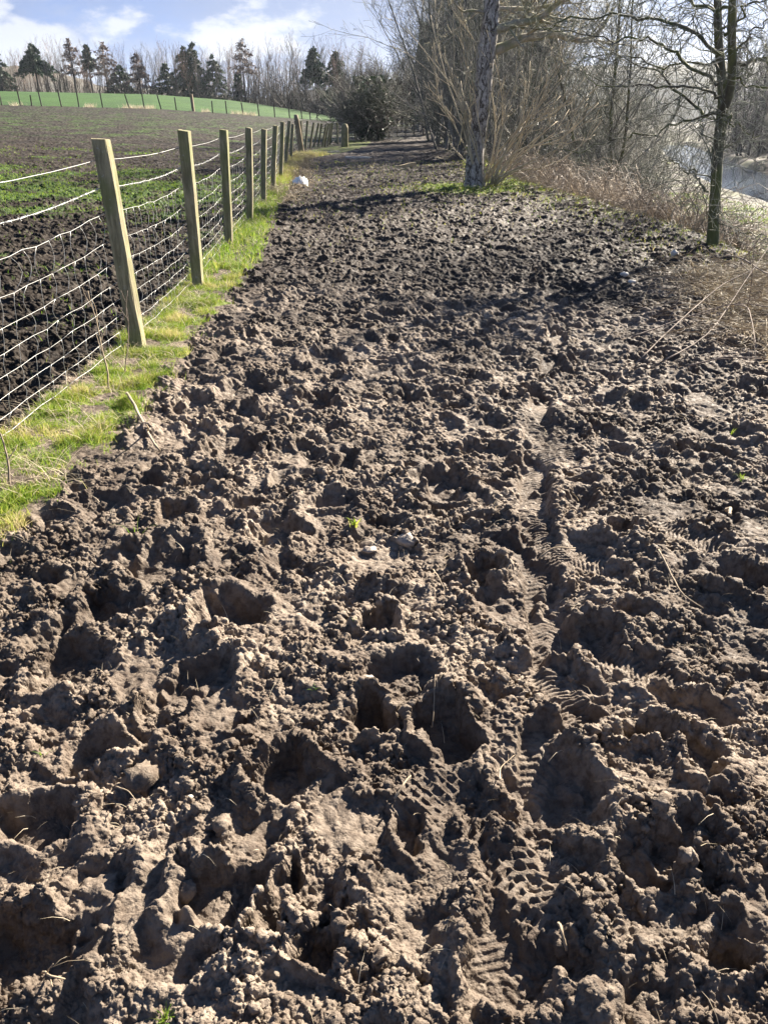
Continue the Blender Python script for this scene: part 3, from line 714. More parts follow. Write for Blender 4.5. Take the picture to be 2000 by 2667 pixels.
# netting
T = Tubes(); HZ = [0.06, 0.15, 0.245, 0.345, 0.455, 0.575, 0.72, 0.895]
hz = [along(h, 15, 0.012+0.004*k, 30) for k, h in enumerate(HZ)]
R = np.random.default_rng(77)
bul = np.zeros(len(hz[0]))
for k in range(1, len(bul)-1): bul[k] = 0.6*bul[k-1]+R.normal(0, 0.0042)
for k in range(8):
    wv = np.stack([bul*0.7+0.003*np.sin(np.arange(len(bul))*1.3+k), 0*bul, 0.003*np.sin(np.arange(len(bul))*2.1+k*1.7)], 1); hz[k] = hz[k]+wv; long_tube(T, hz[k], 0.0015 if k in (0, 7) else 0.0012)
npts = len(hz[0])
for i in range(npts):
    if hz[0][i, 1] > 22 and i % 2: continue
    ln = R.normal(0, 0.009)
    for k in range(7):
        a = hz[k][i]; b = hz[k+1][i]; n = 4; kink = (R.normal(0, 0.018) if k < 5 else R.normal(0.02, 0.028))
        q = np.array([a*(1-w)+b*w+np.array([0.3*kink, 1.0*kink, 0])*math.sin(w*math.pi)**1.0 for w in np.linspace(0, 1, n+1)])
        T.add(q, np.full(n+1, 0.0012), 4)
o = link('netting', T.mesh('netting', MW), fence); o['label'] = 'kinked rectangular stock netting'

# fence along the far edge of the green field
far = tag(empty('wire_fence'), 'distant wire fence with thin dark posts along the bottom of the green field', 'fence')
FP = [(-60, 412, 452), (12, 410, 450), (92, 400, 455), (140, 412, 446), (183, 400, 455), (268, 402, 458), (343, 408, 460), (445, 412, 468), (560, 428, 472), (625, 420, 477), (697, 433, 478), (762, 443, 484), (835, 432, 487), (917, 455, 492), (978, 458, 498), (1050, 463, 502), (1118, 466, 506), (1185, 468, 510), (1250, 475, 515), (1303, 485, 518), (1340, 487, 520), (1370, 487, 522), (1428, 492, 525), (1497, 490, 530)]
fw = []
for k, (x, a, b) in enumerate(FP):
    u = x/1.659; R = np.random.default_rng(k)
    t_ = (u-1000)*CP/FPX; y = float(np.interp(t_, TT, YB))-0.4
    X = on_y(u, 280, y)[0]; z = bh1(X, y); g = np.array([X, y, z]); pxm = (FPX*y**-1)
    h = (b-a)/1.659*y/FPX*1.0/0.93; ln = R.normal(-0.06, 0.05)
    tt = g+np.array([ln*0.9-(0.12 if k in (8, 10) else 0), 0, h])
    if x == 835: o = square_post('post', g, tt, 0.24, MPR, far, 0, k); o['label'] = 'thick pale grey post'
    else: o = square_post('post', g, tt, 0.10, MPF, far, 0.3, k)
    fw.append((g, tt))
T = Tubes()
for f in (0.25, 0.5, 0.75, 0.92):
    long_tube(T, np.array([g*(1-f)+t*f for g, t in fw]), 0.003, 3)
o = link('wires', T.mesh('wires', MPF), far)
# fence beyond the corner, passing behind the ivy bush
cor = tag(empty('wire_fence'), 'far wire fence with thin upright posts crossing behind the ivy covered bush', 'fence')
cw = []
for k, (bu, bv, tu, tv) in enumerate([(907, 368, 907, 321), (925, 366, 925, 323), (944, 364, 945, 322), (966, 363, 966, 322), (990, 361, 990, 321), (1012, 359, 1012, 320), (1034, 357, 1035, 319), (1056, 355, 1056, 318), (1078, 353, 1078, 318), (1102, 351, 1102, 317)]):
    b, t, o = post_px(bu, bv, tu, tv, sd=50+k, w=0.08, par=cor, y=50+k*1.2, mat=MP if k < 2 else MPF); cw.append((b, t))
T = Tubes()
for f in np.linspace(0.08, 0.92, 7): long_tube(T, np.array([g*(1-f)+t*f for g, t in cw]), 0.006, 3)
for i in range(len(cw)-1):
    for w in np.linspace(0, 1, 8)[:-1]:
        a = cw[i][0]*(1-w)+cw[i+1][0]*w; b = cw[i][1]*(1-w)+cw[i+1][1]*w; T.add(np.array([a+(b-a)*.06, a+(b-a)*.8]), np.array([.004, .004]), 3)
o = link('netting', T.mesh('netting', MW), cor)

# ------------------------------------------------------------------ grass and straw
def blades(name, xy, z, L_, Wd, lean, hue, mat, K=3, parent=None, azim=None, seed=1, flat=0.0):
    """many curved tapering blades in one mesh"""
    n = len(xy); R = np.random.default_rng(seed)
    az = R.uniform(0, 2*math.pi, n) if azim is None else azim
    d = np.stack([np.cos(az), np.sin(az), 0*az], 1); sd = np.stack([-np.sin(az), np.cos(az), 0*az], 1)
    tw = R.uniform(0, math.pi, n); sdv = sd*np.cos(tw)[:, None]+d*np.sin(tw)[:, None]
    lv = np.linspace(0, 1, K+1); P = []
    for f in lv:
        c = np.stack([xy[:, 0], xy[:, 1], z], 1)+d*(lean*L_*f**1.6)[:, None]+np.array([0, 0, 1])*(L_*f*np.sqrt(np.clip(1-(lean*f)**2*0.8, 0.02, 1)))[:, None]*(1-flat)
        w = Wd*(1-f)**0.7*0.5
        if f < 1: P += [c-sdv*w[:, None], c+sdv*w[:, None]]
        else: P += [c]
    V = np.stack(P, 1); m = V.shape[1]; b = np.arange(n)[:, None]*m
    q = np.concatenate([b+np.array([[2*i, 2*i+1, 2*i+3, 2*i+2]]) for i in range(K-1)], 0) if K > 1 else np.zeros((0, 4), int)
    t = b+np.array([[2*K-2, 2*K-1, 2*K]])
    me = mesh_np(name, V.reshape(-1, 3), [q, t], mat, True, {'hue': np.repeat(np.clip(hue, 0, 1), m)})
    return link(name, me, parent)
R = np.random.default_rng(3)
def scatter_verge(n, y0, y1, pw):
    y = y0+(y1-y0)*R.uniform(0, 1, n)**pw; fx = fence_x(y)-0.16; vx = verge_x(y)+0.12*R.normal(0, 0.6, len(y))
    u = R.uniform(0, 1, n); x = fx+(vx-fx)*u; k = fbm(x/0.22, y/0.22, 611, 3)
    edge = verge_x(y)+0.11*perlin(x/0.30, y/0.30, 301)+0.06*perlin(x/0.09, y/0.09, 302)
    keep = (R.uniform(0, 1, n) < 0.62+1.3*k)*((x < edge+0.02) | (R.uniform(0, 1, n) < 0.10)); return x[keep], y[keep], u[keep], k[keep]
x, y, u, k = scatter_verge(75000, 1.6, 8.5, 1.4)
dry = fbm(x/0.35, y/0.35, 615, 3)
hue = np.clip(0.27+0.2*k+0.20*R.normal(0, 1, len(x))+0.6*np.clip(dry-0.0, 0, 1), 0, 1)
blades('verge_grass', np.stack([x, y], 1), gz(x, y)-0.006, 0.022+0.035*R.uniform(0, 1, len(x))**1.5+0.075*np.clip(k-0.05, 0, 1), 0.0030+0.0018*R.uniform(0, 1, len(x)), R.uniform(0.2, 1.0, len(x)), hue, MAT_GRASS, 3)
o = bpy.data.objects['verge_grass']; tag(o, kind='stuff')
x, y, u, k = scatter_verge(26000, 8.0, 33, 1.2)
hue2 = np.clip(0.30+0.2*R.normal(0, 1, len(x))+0.5*sst(y, 16, 22), 0, 1)
tag(blades('far_verge_grass', np.stack([x, y], 1), gz(x, y)-0.01, 0.05+0.08*R.uniform(0, 1, len(x))+0.10*sst(y, 15, 20), 0.007+0.006*R.uniform(0, 1, len(x)), R.uniform(0.2, 1.0, len(x)), hue2, MAT_GRASS, 2, seed=2), kind='stuff')
# long dead stems and straw lying in the verge
n = 7500; y = 1.8+14*R.uniform(0, 1, n)**1.7; u = R.uniform(-0.1, 0.95, n)**1.0; x = fence_x(y)-0.15+(verge_x(y)-fence_x(y)+0.15)*np.clip(u, 0, 1)
hot = fbm(x/0.3, y/0.3, 615, 2); kp = R.uniform(0, 1, n) < 0.30+1.3*hot; x = x[kp]; y = y[kp]
tag(blades('verge_straw', np.stack([x, y], 1), gz(x, y)+0.008, R.uniform(0.10, 0.30, len(x)), 0.0035+0*x, R.uniform(0.75, 1.15, len(x)), R.uniform(0.3, 1, len(x)), MAT_STRAW, 4, seed=4, flat=0.55), kind='stuff')
# grass in the muddy field: sparse blades in the green patches
n = 150000; y = 4.2+28*R.uniform(0, 1, n)**0.85; x = fence_x(y)-0.15-R.uniform(0, 1, n)*(y*0.56+1.2)
g = grass_field_mask(x, y); kp = R.uniform(0, 1, n) < np.clip((g+0.35*fbm(x/0.16, y/0.16, 640, 2))*1.5-0.45, 0.01, 1)
x, y = x[kp], y[kp]
tag(blades('field_grass', np.stack([x, y], 1), gz(x, y)-0.006, 0.03+0.045*R.uniform(0, 1, len(x)), 0.0035+0.00045*y, R.uniform(0.2, 1.1, len(x)), np.clip(0.2+0.17*R.normal(0, 1, len(x)), 0, 1), MAT_GRASS, 2, seed=5), kind='stuff')
# straw and roots bedded in the path
n = 4200; y = 0.75+17*R.uniform(0, 1, n)**1.3; x = verge_x(y)+(bank_x(y)-verge_x(y))*R.uniform(0, 1, n)
kp = np.abs(x) < 0.56*(y*CP+0.7)+0.2; x, y = x[kp], y[kp]
tag(blades('path_straw', np.stack([x, y], 1), gz(x, y)+0.006, R.uniform(0.02, 0.085, len(x)), 0.0016+0.0003*y, R.uniform(0.5, 1.2, len(x)), R.uniform(0.1, 1, len(x)), MAT_STRAW, 3, seed=6, flat=0.4), kind='stuff')
# green and dry tufts out on the path and towards the bank
n = 90000; y = 6+22*R.uniform(0, 1, n)**0.8; x = verge_x(y)+(bank_x(y)+0.6-verge_x(y))*R.uniform(0, 1, n)
e = x-bank_x(y); pn = fbm(x/0.5, y/0.35, 651, 3); wgt = 0.045*sst(y, 8, 14)*(1+2.6*pn)+0.75*sst(e, -1.5, -0.1)*(0.5+0.9*pn)+1.0*np.exp(-(((x-1.9)/1.2)**2+((y-18.0)/1.1)**2))
kp = R.uniform(0, 1, n) < wgt; x, y = x[kp], y[kp]
tag(blades('path_grass', np.stack([x, y], 1), gz(x, y)-0.006, 0.03+0.05*R.uniform(0, 1, len(x)), 0.0035+0.0005*y, R.uniform(0.3, 1.15, len(x)), np.clip(0.55+0.28*R.normal(0, 1, len(x))-0.3*np.exp(-(((x-1.9)/1.4)**2+((y-18.2)/1.4)**2)), 0, 1), MAT_GRASS, 2, seed=7), kind='stuff')

# ------------------------------------------------------------------ the leaning tree with basal shoots
TY = 18.4
def z5(x, y): return (1100+x/3.318, y/3.318)
def path5(pts, y0=TY, dy=0.0):
    n = len(pts); return [on_y(*z5(*p), y0+dy*i/(n-1)) for i, p in enumerate(pts)]
tree = tag(empty('leaning_tree', (0, 0, 0)), 'leaning tree with cracked grey bark and a fan of pale shoots at its foot', 'tree')
T = Tubes(); tp = path5([(450, 1660), (452, 1560), (455, 1300), (505, 1000), (530, 700), (548, 450), (578, 300), (592, 150), (600, 0), (600, -250), (620, -600), (600, -1000)])
q, r = rsm(tp, [0.27, 0.22, 0.18, 0.175, 0.175, 0.185, 0.18, 0.16, 0.15, 0.13, 0.09, 0.04], 40)
T.add(q, r, 18); V, F = T.arrays()
V = V+0.014*np.stack([perlin(V[:, 0]*14+V[:, 1]*9, V[:, 2]*4, 5), perlin(V[:, 0]*14, V[:, 2]*4+V[:, 1]*11, 6), 0*V[:, 0]], 1)*1.2
link('trunk', mesh_np('trunk', V, F, MB_CRACK, True), tree); trunk_pts, trunk_r = q, r
oL = dict(wob=0.10, up=[0.03, 0.05, 0.07, 0.05], nch=[8, 6, 5, 3], ang=48, lr=0.55, rr=0.5, tip=0.25, rmin=0.004, sides=[8, 6, 4, 3], K=[12, 8, 6, 5], t0=0.15, dep=4, curve=0.06)
limbs = [([(585, 430), (720, 400), (830, 325), (1000, 322), (1150, 285), (1250, 330), (1370, 368), (1480, 325), (1570, 190), (1640, 60)], 0.105, 0.03, 1.0),
 ([(590, 250), (700, 250), (800, 195), (950, 185), (1050, 120), (1140, 40), (1250, -60), (1400, -220)], 0.095, 0.03, -0.8),
 ([(600, 80), (750, 68), (900, 82), (1050, 60), (1230, 10), (1400, -60), (1600, -80)], 0.045, 0.02, 0.6),
 ([(860, 240), (875, 180), (885, 90), (890, -40), (870, -200), (900, -400)], 0.052, 0.02, 0.3),
 ([(560, 130), (450, 90), (340, 100), (280, 20), (200, -60)], 0.03, 0.01, -0.5),
 ([(600, -60), (450, -200), (300, -320), (120, -420), (0, -600)], 0.07, 0.02, 0.9),
 ([(600, -150), (800, -330), (1050, -450), (1300, -600)], 0.08, 0.02, 0.2),
 ([(605, -350), (400, -620), (250, -900)], 0.05, 0.015, -1.2), ([(1370, 365), (1500, 350), (1600, 390), (1700, 380), (1850, 420)], 0.03, 0.01, .8)]
Tt = Tubes(); R = np.random.default_rng(21)
for i, (pp, ra, rb, dy) in enumerate(limbs):
    T = Tubes(); q, r = rsm(path5(pp, TY, dy), np.linspace(ra, rb, len(pp)), 22)
    q = q+0.012*np.cumsum(R.normal(0, 1, q.shape), 0)*np.array([1, 1, 1])*0.5; T.add(q, r, 9)
    link('limb', T.mesh('limb', MB_LIMB), tree)
    kids(Tt, R, q, r*0.9, 2.3, 11 if i < 3 else 8, 1, dict(oL, lr=0.62), 0.12)
kids(Tt, R, trunk_pts[22:], trunk_r[22:]*0.3, 1.6, 12, 1, oL, 0.0)
link('branches', Tt.mesh('branches', MB_LIMB), tree)
# shoots
T = Tubes(); R = np.random.default_rng(4)
oS = dict(wob=0.085, up=[0.05, 0.06], nch=[3, 2], ang=24, lr=0.5, rr=0.62, tip=0.35, rmin=0.0045, sides=[6, 5, 4], K=[9, 6, 5], t0=0.35, dep=2, curve=0.07)
hand = [([(640, 1590), (720, 1490), (850, 1440), (980, 1480), (1150, 1430), (1300, 1300), (1420, 1240), (1510, 1090)], .028), ([(640, 1580), (690, 1400), (850, 1250), (960, 1240), (1080, 1270), (1230, 1200), (1330, 1090), (1450, 950), (1520, 890)], .024),
 ([(600, 1590), (680, 1350), (860, 1080), (1000, 1060), (1150, 990), (1280, 850), (1400, 670)], .026), ([(620, 1590), (700, 1330), (880, 1010), (950, 990), (1050, 860), (1080, 640)], .024),
 ([(520, 1590), (470, 1300), (400, 1130), (330, 930), (290, 730), (180, 460)], .022), ([(500, 1600), (420, 1350), (370, 960), (360, 700)], .016), ([(480, 1550), (390, 1430), (300, 1290), (210, 1380)], .014), ([(320, 1250), (360, 980), (380, 950)], .018),
 ([(260, 1050), (140, 850), (120, 700), (80, 480)], .014), ([(430, 1400), (260, 1050), (100, 820)], .012), ([(650, 1540), (860, 1250), (870, 1000), (890, 630)], .018), ([(590, 1590), (660, 1200), (740, 950), (860, 500)], .024),
 ([(1000, 1470), (1200, 1240), (1330, 950), (1440, 760)], .014), ([(560, 1600), (640, 1150), (600, 800), (550, 480)], .018), ([(470, 780), (380, 600), (310, 120)], .014), ([(480, 500), (470, 380), (350, 210)], .010)]
for pp, ra in hand:
    pts = path5(pp, TY-0.1, R.uniform(-0.8, 0.8)); q, r = rsm(pts, np.linspace(ra, ra*0.35, len(pp)), 12); T.add(q, r, 6)
    kids(T, R, q, r, 1.5, 5, 0, oS, 0.35)
base = on_y(*z5(570, 1590), TY)
for i in range(22):
    a = R.uniform(-0.45, 1.25); dp = R.uniform(-0.7, 0.7); d = np.array([math.sin(a)*0.9, dp*0.6, math.cos(a)+0.15])
    grow(T, R, base+np.array([R.uniform(-0.35, 0.35), R.uniform(-0.2, 0.25), -0.05]), d, R.uniform(1.7, 3.6), R.uniform(0.010, 0.024), 0, oS)
link('basal_shoots', T.mesh('basal_shoots', MB_SHOOT), tree)
# surface root arching out of the ground
T = Tubes()
q, r = rsm(path5([(235, 1700), (300, 1700), (360, 1680), (410, 1635), (440, 1625), (500, 1650), (550, 1690), (580, 1740)], TY-0.35, -0.3), [0.035, 0.05, 0.055, 0.06, 0.075, 0.075, 0.065, 0.04], 24)
T.add(q, r, 10); link('surface_root', T.mesh('surface_root', MB_LIMB), tree)

# ------------------------------------------------------------------ the mossy tree on the bank edge
def z6(x, y): return (1600+x/2.765, 200+y/2.765)
BY = 9.4
bt = tag(empty('mossy_tree'), 'slender dark mossy tree with drooping tangled twigs on the bank edge at the right', 'tree')
def p6(pts, dy=0.0): n = len(pts); return [on_y(*z6(*p), BY+dy*i/(n-1)) for i, p in enumerate(pts)]
T = Tubes(); q, r = rsm(p6([(695, 1400), (703, 1290), (712, 1000), (728, 800), (738, 600), (755, 400), (790, 200), (770, 0), (745, -250), (740, -554), (735, -900), (760, -1300)], 0.5), [0.10, 0.078, 0.062, 0.060, 0.060, 0.062, 0.06, 0.052, 0.045, 0.04, 0.03, 0.015], 32)
T.add(q, r, 12); tq, tr = q, r
q2, r2 = rsm(p6([(775, 260), (840, 100), (845, -150), (842, -400), (850, -700), (900, -1100)], -0.6), [0.05, 0.045, 0.042, 0.04, 0.03, 0.012], 20); T.add(q2, r2, 10)
link('trunk', T.mesh('trunk', MB_MOSS), bt)
oB = dict(wob=0.24, up=[-0.01, -0.02, -0.03, -0.02], nch=[8, 6, 5, 3], ang=52, lr=0.52, rr=0.52, tip=0.3, rmin=0.0022, sides=[6, 5, 4, 3], K=[12, 8, 6, 5], t0=0.12, dep=3, curve=0.10)
bl = [([(690, 800), (600, 740), (500, 700), (430, 640), (380, 600)], .022, .5), ([(790, 290), (900, 330), (1000, 380), (1060, 450), (1150, 560)], .026, -.4), ([(700, 1040), (660, 860), (600, 980), (560, 700)], .008, -.3),
 ([(770, 300), (600, 280), (420, 130), (300, 30), (100, 0), (-200, -60)], .03, 1.5), ([(780, 150), (560, 60), (250, 90), (0, 190), (-300, 150)], .026, -0.6), ([(760, 60), (500, -150), (200, -200), (-200, -300), (-600, -330)], .032, .8), ([(745, -150), (450, -330), (100, -380), (-350, -420), (-800, -380)], .034, 1.6),
 ([(745, -300), (950, -420), (1200, -500)], .03, -.5), ([(845, -100), (1000, -60), (1200, 20), (1400, 100)], .03, .4), ([(850, -200), (1050, -280), (1300, -300)], .026, -.4), ([(740, 520), (900, 700), (960, 900), (1070, 960), (1110, 970)], .014, -.6), ([(740, 940), (860, 1050), (970, 1100), (1110, 1120)], .012, -.5),
 ([(740, -450), (500, -620), (200, -700), (-200, -760)], .03, 1.2), ([(740, -500), (900, -700), (1200, -800)], .03, .5), ([(750, 330), (640, 400), (620, 560), (660, 700)], .012, -.5), ([(745, -600), (400, -900), (0, -1150)], .028, -.8),
 ([(745, 250), (500, 330), (200, 420), (-100, 520), (-350, 560)], .022, 1.2), ([(750, -50), (560, -60), (300, -30), (50, -90), (-250, -120), (-500, -60)], .024, 2.2), ([(850, 0), (1000, 150), (1150, 300), (1250, 500)], .02, -.8)]
Tw = Tubes(); R = np.random.default_rng(9)
T = Tubes()
for pp, ra, dy in bl:
    q, r = rsm(p6(pp, dy), np.linspace(ra*0.62, ra*0.15, len(pp)), 26); q = q+np.cumsum(R.normal(0, 0.026, q.shape), 0); T.add(q, r, 7)
    L_ = np.linalg.norm(np.diff(q, axis=0), axis=1).sum(); kids(Tw, R, q, r*0.8, 1.25, int(8+L_*10), 1, oB, 0.08)
kids(Tw, R, tq[8:], tr[8:]*0.3, 1.3, 40, 1, oB, 0.0); kids(Tw, R, q2, r2*0.3, 1.3, 26, 1, oB, 0.0)
link('limbs', T.mesh('limbs', MB_MOSS), bt); link('twigs', Tw.mesh('twigs', MB_TWIG), bt)

# ------------------------------------------------------------------ bare trees and bushes: prototypes, then copies
def proto_tree(name, seed, H, o, trunk_r, lean=0.0, mats=(MB_FAR, MB_FAR), t0=0.3, nb=14, K=14, stems=1, spread=0.25, wob=0.05):
    R = np.random.default_rng(seed); root = empty(name); Tk = Tubes(); Tc = Tubes()
    for s_ in range(stems):
        p = np.array([R.normal(0, spread*.5), R.normal(0, spread*.5), -0.3]); d = norm(np.array([R.normal(lean, spread), R.normal(0, spread), 1.0])); pts = [p]
        h = H*R.uniform(0.75, 1.0) if stems > 1 else H
        for i in range(K-1):
            d = norm(d+R.normal(0, wob, 3)+np.array([0, 0, 0.06])); pts.append(pts[-1]+d*h/(K-1))
        r = np.linspace(1, 0.12, K)**0.9*trunk_r*(R.uniform(.6, 1) if stems > 1 else 1); pts = np.array(pts)
        Tk.add(pts, r, 6); kids(Tc, R, pts, r*0.75, h, nb, 0, o, t0)
    link('trunk', Tk.mesh('trunk', mats[0]), root); link('crown', Tc.mesh('crown', mats[1]), root); return root
oF = dict(wob=0.09, up=[0.10, 0.09, 0.06], nch=[9, 6, 4], ang=32, lr=0.36, rr=0.55, tip=0.3, rmin=0.008, sides=[4, 3, 3], K=[7, 5, 4], t0=0.15, dep=3, curve=0.06)
used = set()
def place(proto, x, y, z, rz, s, label=None, cat=None, group=None, sz=None):
    if proto.name not in used: used.add(proto.name); r = proto; r.location = (x, y, z); r.rotation_euler = (0, 0, rz); r.scale = (s, s, sz or s)
    else: r = copy_thing(proto, (x, y, z), rz, s, sz)
    if label: r['label'] = label
    if cat: r['category'] = cat
    if group: r['group'] = group
    return r
R = np.random.default_rng(99)
bare = [proto_tree('bare_tree', 100+i, 12.5, oF, 0.13, mats=(MB_DARK, MB_FAR if i % 2 else MB_REDTW), t0=[0.22, 0.35, 0.15][i % 3], nb=26, wob=0.04) for i in range(5)]
oFm = dict(oF); baremulti = [proto_tree('bare_tree', 120+i, 11.5, oF, 0.14, mats=(MB_DARK, MB_FAR), t0=0.2, nb=13, stems=3, spread=0.16) for i in range(2)]
def far_xy(u, extra):
    t_ = (u-1000)*CP/FPX; y = float(np.interp(t_, TT, YC))+extra; return t_*y*1.0, y
def height_for(u, vtop, y, zb): return on_y(u, vtop, y)[2]-zb
# larches and conifers: u of the stem, v of the tip (zoom px /1.659)
def conifer(name, seed, H, w0, crown0, dens, mats, droop=0.25, taper=0.8, gap=0.0):
    R = np.random.default_rng(seed); root = empty(name); T = Tubes()
    pts = np.array([[0.05*math.sin(k*.7)*k/6, 0.04*math.cos(k)*k/8, -0.3+(H+0.3)*k/11] for k in range(12)]); T.add(pts, np.linspace(0.20, 0.02, 12), 6)
    Tb = Tubes(); P = []; hue = []
    nw = int(H*2.3)
    for i in range(nw):
        f = crown0+(1-crown0)*(i+R.uniform(0, .8))/nw; z = H*f; rad = w0*(1-(f-crown0)/(1-crown0))**taper+0.18
        for j in range(R.integers(4, 7)):
            if R.uniform() < gap: continue
            a = R.uniform(0, 2*math.pi); ln = rad*R.uniform(0.55, 1.15); d = np.array([math.cos(a), math.sin(a), 0])
            q = [np.array([0, 0, z])+d*ln*k/4+np.array([0, 0, ln*(0.12*math.sin(k/4*3)-droop*(k/4)**1.5)]) for k in range(5)]
            Tb.add(np.array(q), np.linspace(0.035, 0.01, 5), 3)
            m = int(dens*ln)+3
            for _ in range(m):
                w = R.uniform(0.12, 1.02)*4; k = min(int(w), 3); c = q[k]+(q[k+1]-q[k])*(w-k)
                c = c+R.normal(0, 0.09, 3)+np.array([0, 0, -R.uniform(0, 0.16)])
                e1 = R.normal(0, 1, 3)*0.12+d*0.10; e2 = R.normal(0, 1, 3)*0.07+np.array([0, 0, -0.07])
                P.append([c-e1, c+e2, c+e1, c-e2*0.6]); hue.append(R.uniform())
    link('trunk', T.mesh('trunk', MB_DARK), root)
    if P:
        V = np.array(P).reshape(-1, 3); F = np.arange(len(V)).reshape(-1, 4); Vb, Fb = Tb.arrays()
        V2 = np.concatenate([V, Vb]); me = mesh_np('crown', V2, [np.concatenate([F, Fb[0]+len(V)]), Fb[1]+len(V)], mats, False, {'hue': np.concatenate([np.repeat(hue, 4), np.zeros(len(Vb))])})
        link('crown', me, root)
    return root
CON = [ # u(zoom1), vtip, kind, width, crown start, label
 (18, 222, 'e', 2.2, 0.25, 'dark conifer at the left end of the far tree line'),
 (175, 188, 'e', 2.7, 0.55, 'dark conifer with a bare lower stem, second from the left in the far tree line'),
 (335, 165, 'l', 2.0, 0.45, 'tall thin reddish larch reaching above its bare neighbours at the left'),
 (405, 195, 'g', 0.9, 0.70, 'thin pole-like conifer with only a small tuft at its top'),
 (472, 182, 'l', 2.2, 0.5, 'reddish larch with a flat open top beside the tufted pole conifer'),
 (530, 275, 'e', 3.1, 0.05, 'low broad dark conifer reaching down to the green field'),
 (612, 225, 'l2', 2.3, 0.15, 'brownish thin conifer just right of the low broad dark one'),
 (728, 268, 'e', 2.3, 0.05, 'small pointed dark conifer standing alone left of the tallest pair'),
 (815, 195, 'e', 2.6, 0.08, 'left and rougher one of the tallest pair of dark conifers'),
 (852, 175, 'e', 2.1, 0.12, 'right and taller one of the tallest pair of dark conifers'),
 (930, 238, 'e2', 3.0, 0.05, 'wide triangular dark conifer right of the tallest pair'),
 (1035, 310, 'e', 1.1, 0.1, 'small narrow dark conifer left of the bent larch'),
 (1060, 172, 'l', 2.0, 0.58, 'bent larch with a spiky whorled top and long bare stem'),
 (1372, 205, 'e', 1.7, 0.62, 'dark conifer leaning left with a bare stem near the right end'),
 (1455, 222, 'e', 1.9, 0.45, 'rightmost tall dark conifer above the ivy covered bush'),
 (1268, 390, 'e', 1.2, 0.05, 'very small dark conifer low in the right of the far tree line')]
for i, (zx, zv, kd, w0, c0, lab) in enumerate(CON):
    u = zx/1.659; x, y = far_xy(u, 5+R.uniform(0, 6)); zb = bh1(x, y)-0.2; H = height_for(u, zv/1.659, y, zb)
    X = on_y(u, 250, y)[0]
    nm = 'larch_tree' if kd[0] == 'l' else 'conifer_tree'
    c = conifer(nm, 300+i, H, w0*1.25, c0*0.85, {'e': 40, 'e2': 28, 'l': 6, 'l2': 16, 'g': 50}[kd], MAT_LARCH if kd[0] == 'l' else MAT_NEEDLE, 0.10 if kd[0] == 'l' else 0.28, 0.75, 0.25 if kd[0] == 'l' else 0.08)
    c.location = (X, y, zb); tag(c, lab, 'larch' if kd[0] == 'l' else 'conifer')
    if i == 13: c.rotation_euler = (0, -0.05, 0)
nfar = 0
for u in np.arange(-70, 985, 6.5):
    uu = u+R.uniform(-5, 5); x, y = far_xy(uu, R.uniform(2, 26)); zb = bh1(x, y)-0.2
    vt = np.interp(uu, [0, 60, 130, 190, 290, 340, 430, 480, 560, 640, 700, 790, 860, 920, 1000], [138, 132, 118, 112, 128, 130, 116, 122, 126, 122, 124, 112, 126, 122, 150])+R.uniform(-6, 16)
    H = height_for(uu, vt, y, zb); p = (bare+baremulti)[R.integers(0, 7)]
    X = on_y(uu, 250, y)[0]
    place(p, X, y, zb, R.uniform(0, 6.28), H/12.5*R.uniform(0.8, 0.95), 'bare leafless tree in the far tree line behind the green field', 'bare tree', 'bare trees behind the green field', sz=H/12.5)
    nfar += 1
# understory scrub between the far stems
oU = dict(wob=0.14, up=[0.06, 0.04], nch=[6, 4], ang=36, lr=0.5, rr=0.6, tip=0.4, rmin=0.012, sides=[3, 3], K=[5, 4], t0=0.1, dep=1, curve=0.1)
scrub = [proto_tree('bare_bush', 400+i, 2.6, oU, 0.04, mats=(MB_DARK, MB_DARK), t0=0.1, nb=7, K=7, stems=8, spread=0.5, wob=0.12) for i in range(3)]
for u in np.concatenate([np.arange(-40, 960, 24.0), np.arange(620, 1010, 14.0)]):
    uu = u+R.uniform(-8, 8); x, y = far_xy(uu, R.uniform(1, 12)); zb = bh1(x, y)-0.3; X = on_y(uu, 250, y)[0]
    k = R.uniform(0.6, 1.3)*(1.2 if uu < 640 else 2.0)
    place(scrub[R.integers(0, 3)], X, y, zb, R.uniform(0, 6.28), k, 'low dark leafless bush at the foot of the far tree line', 'bush', 'low bushes under the far tree line')

# distant hillsides behind the trees
def hills(name, pts, depth, mat):
    """rounded ridge: pts = (x, y, ztop)"""
    pts = np.array(pts, float); n = 60; t = np.linspace(0, 1, n); tt = np.linspace(0, 1, len(pts))
    P = np.stack([np.interp(t, tt, pts[:, k]) for k in range(3)], 1); P[:, 2] += 3*perlin(t*9, t*0+.5, 7)+1.2*perlin(t*31, t*0+.5, 8)
    rows = []
    for f, zf in ((-1, 0), (-.8, .16), (-.55, .48), (-.3, .8), (0, 1), (.5, .8), (1, 0)):
        q = P.copy(); q[:, 1] += f*depth; q[:, 2] = -12+(P[:, 2]+12)*zf; rows.append(q)
    V = np.concatenate(rows); F = [[a*n+k, a*n+k+1, (a+1)*n+k+1, (a+1)*n+k] for a in range(6) for k in range(n-1)]
    return tag(link(name, mesh_np(name, V, np.array(F), mat, True)), kind='structure')
MH = mat_simple('pale_hill_pasture', (0.115, 0.10, 0.078), (0.07, 0.068, 0.055), 0.02, 0.95, 0.05, 0, rng=(0.4, 0.6))
MH2 = mat_simple('wooded_hill', (0.045, 0.045, 0.04), (0.09, 0.085, 0.065), 0.05, 0.95, 0.05, 0)
hy = 520
hills('hill', [(on_y(u, v, hy)[0], hy, on_y(u, v, hy)[2]) for u, v in ((-900, 200), (-300, 185), (0, 178), (130, 190), (260, 212), (420, 228), (600, 245), (760, 252), (900, 262), (1000, 275))], 110, MH)
hy = 420
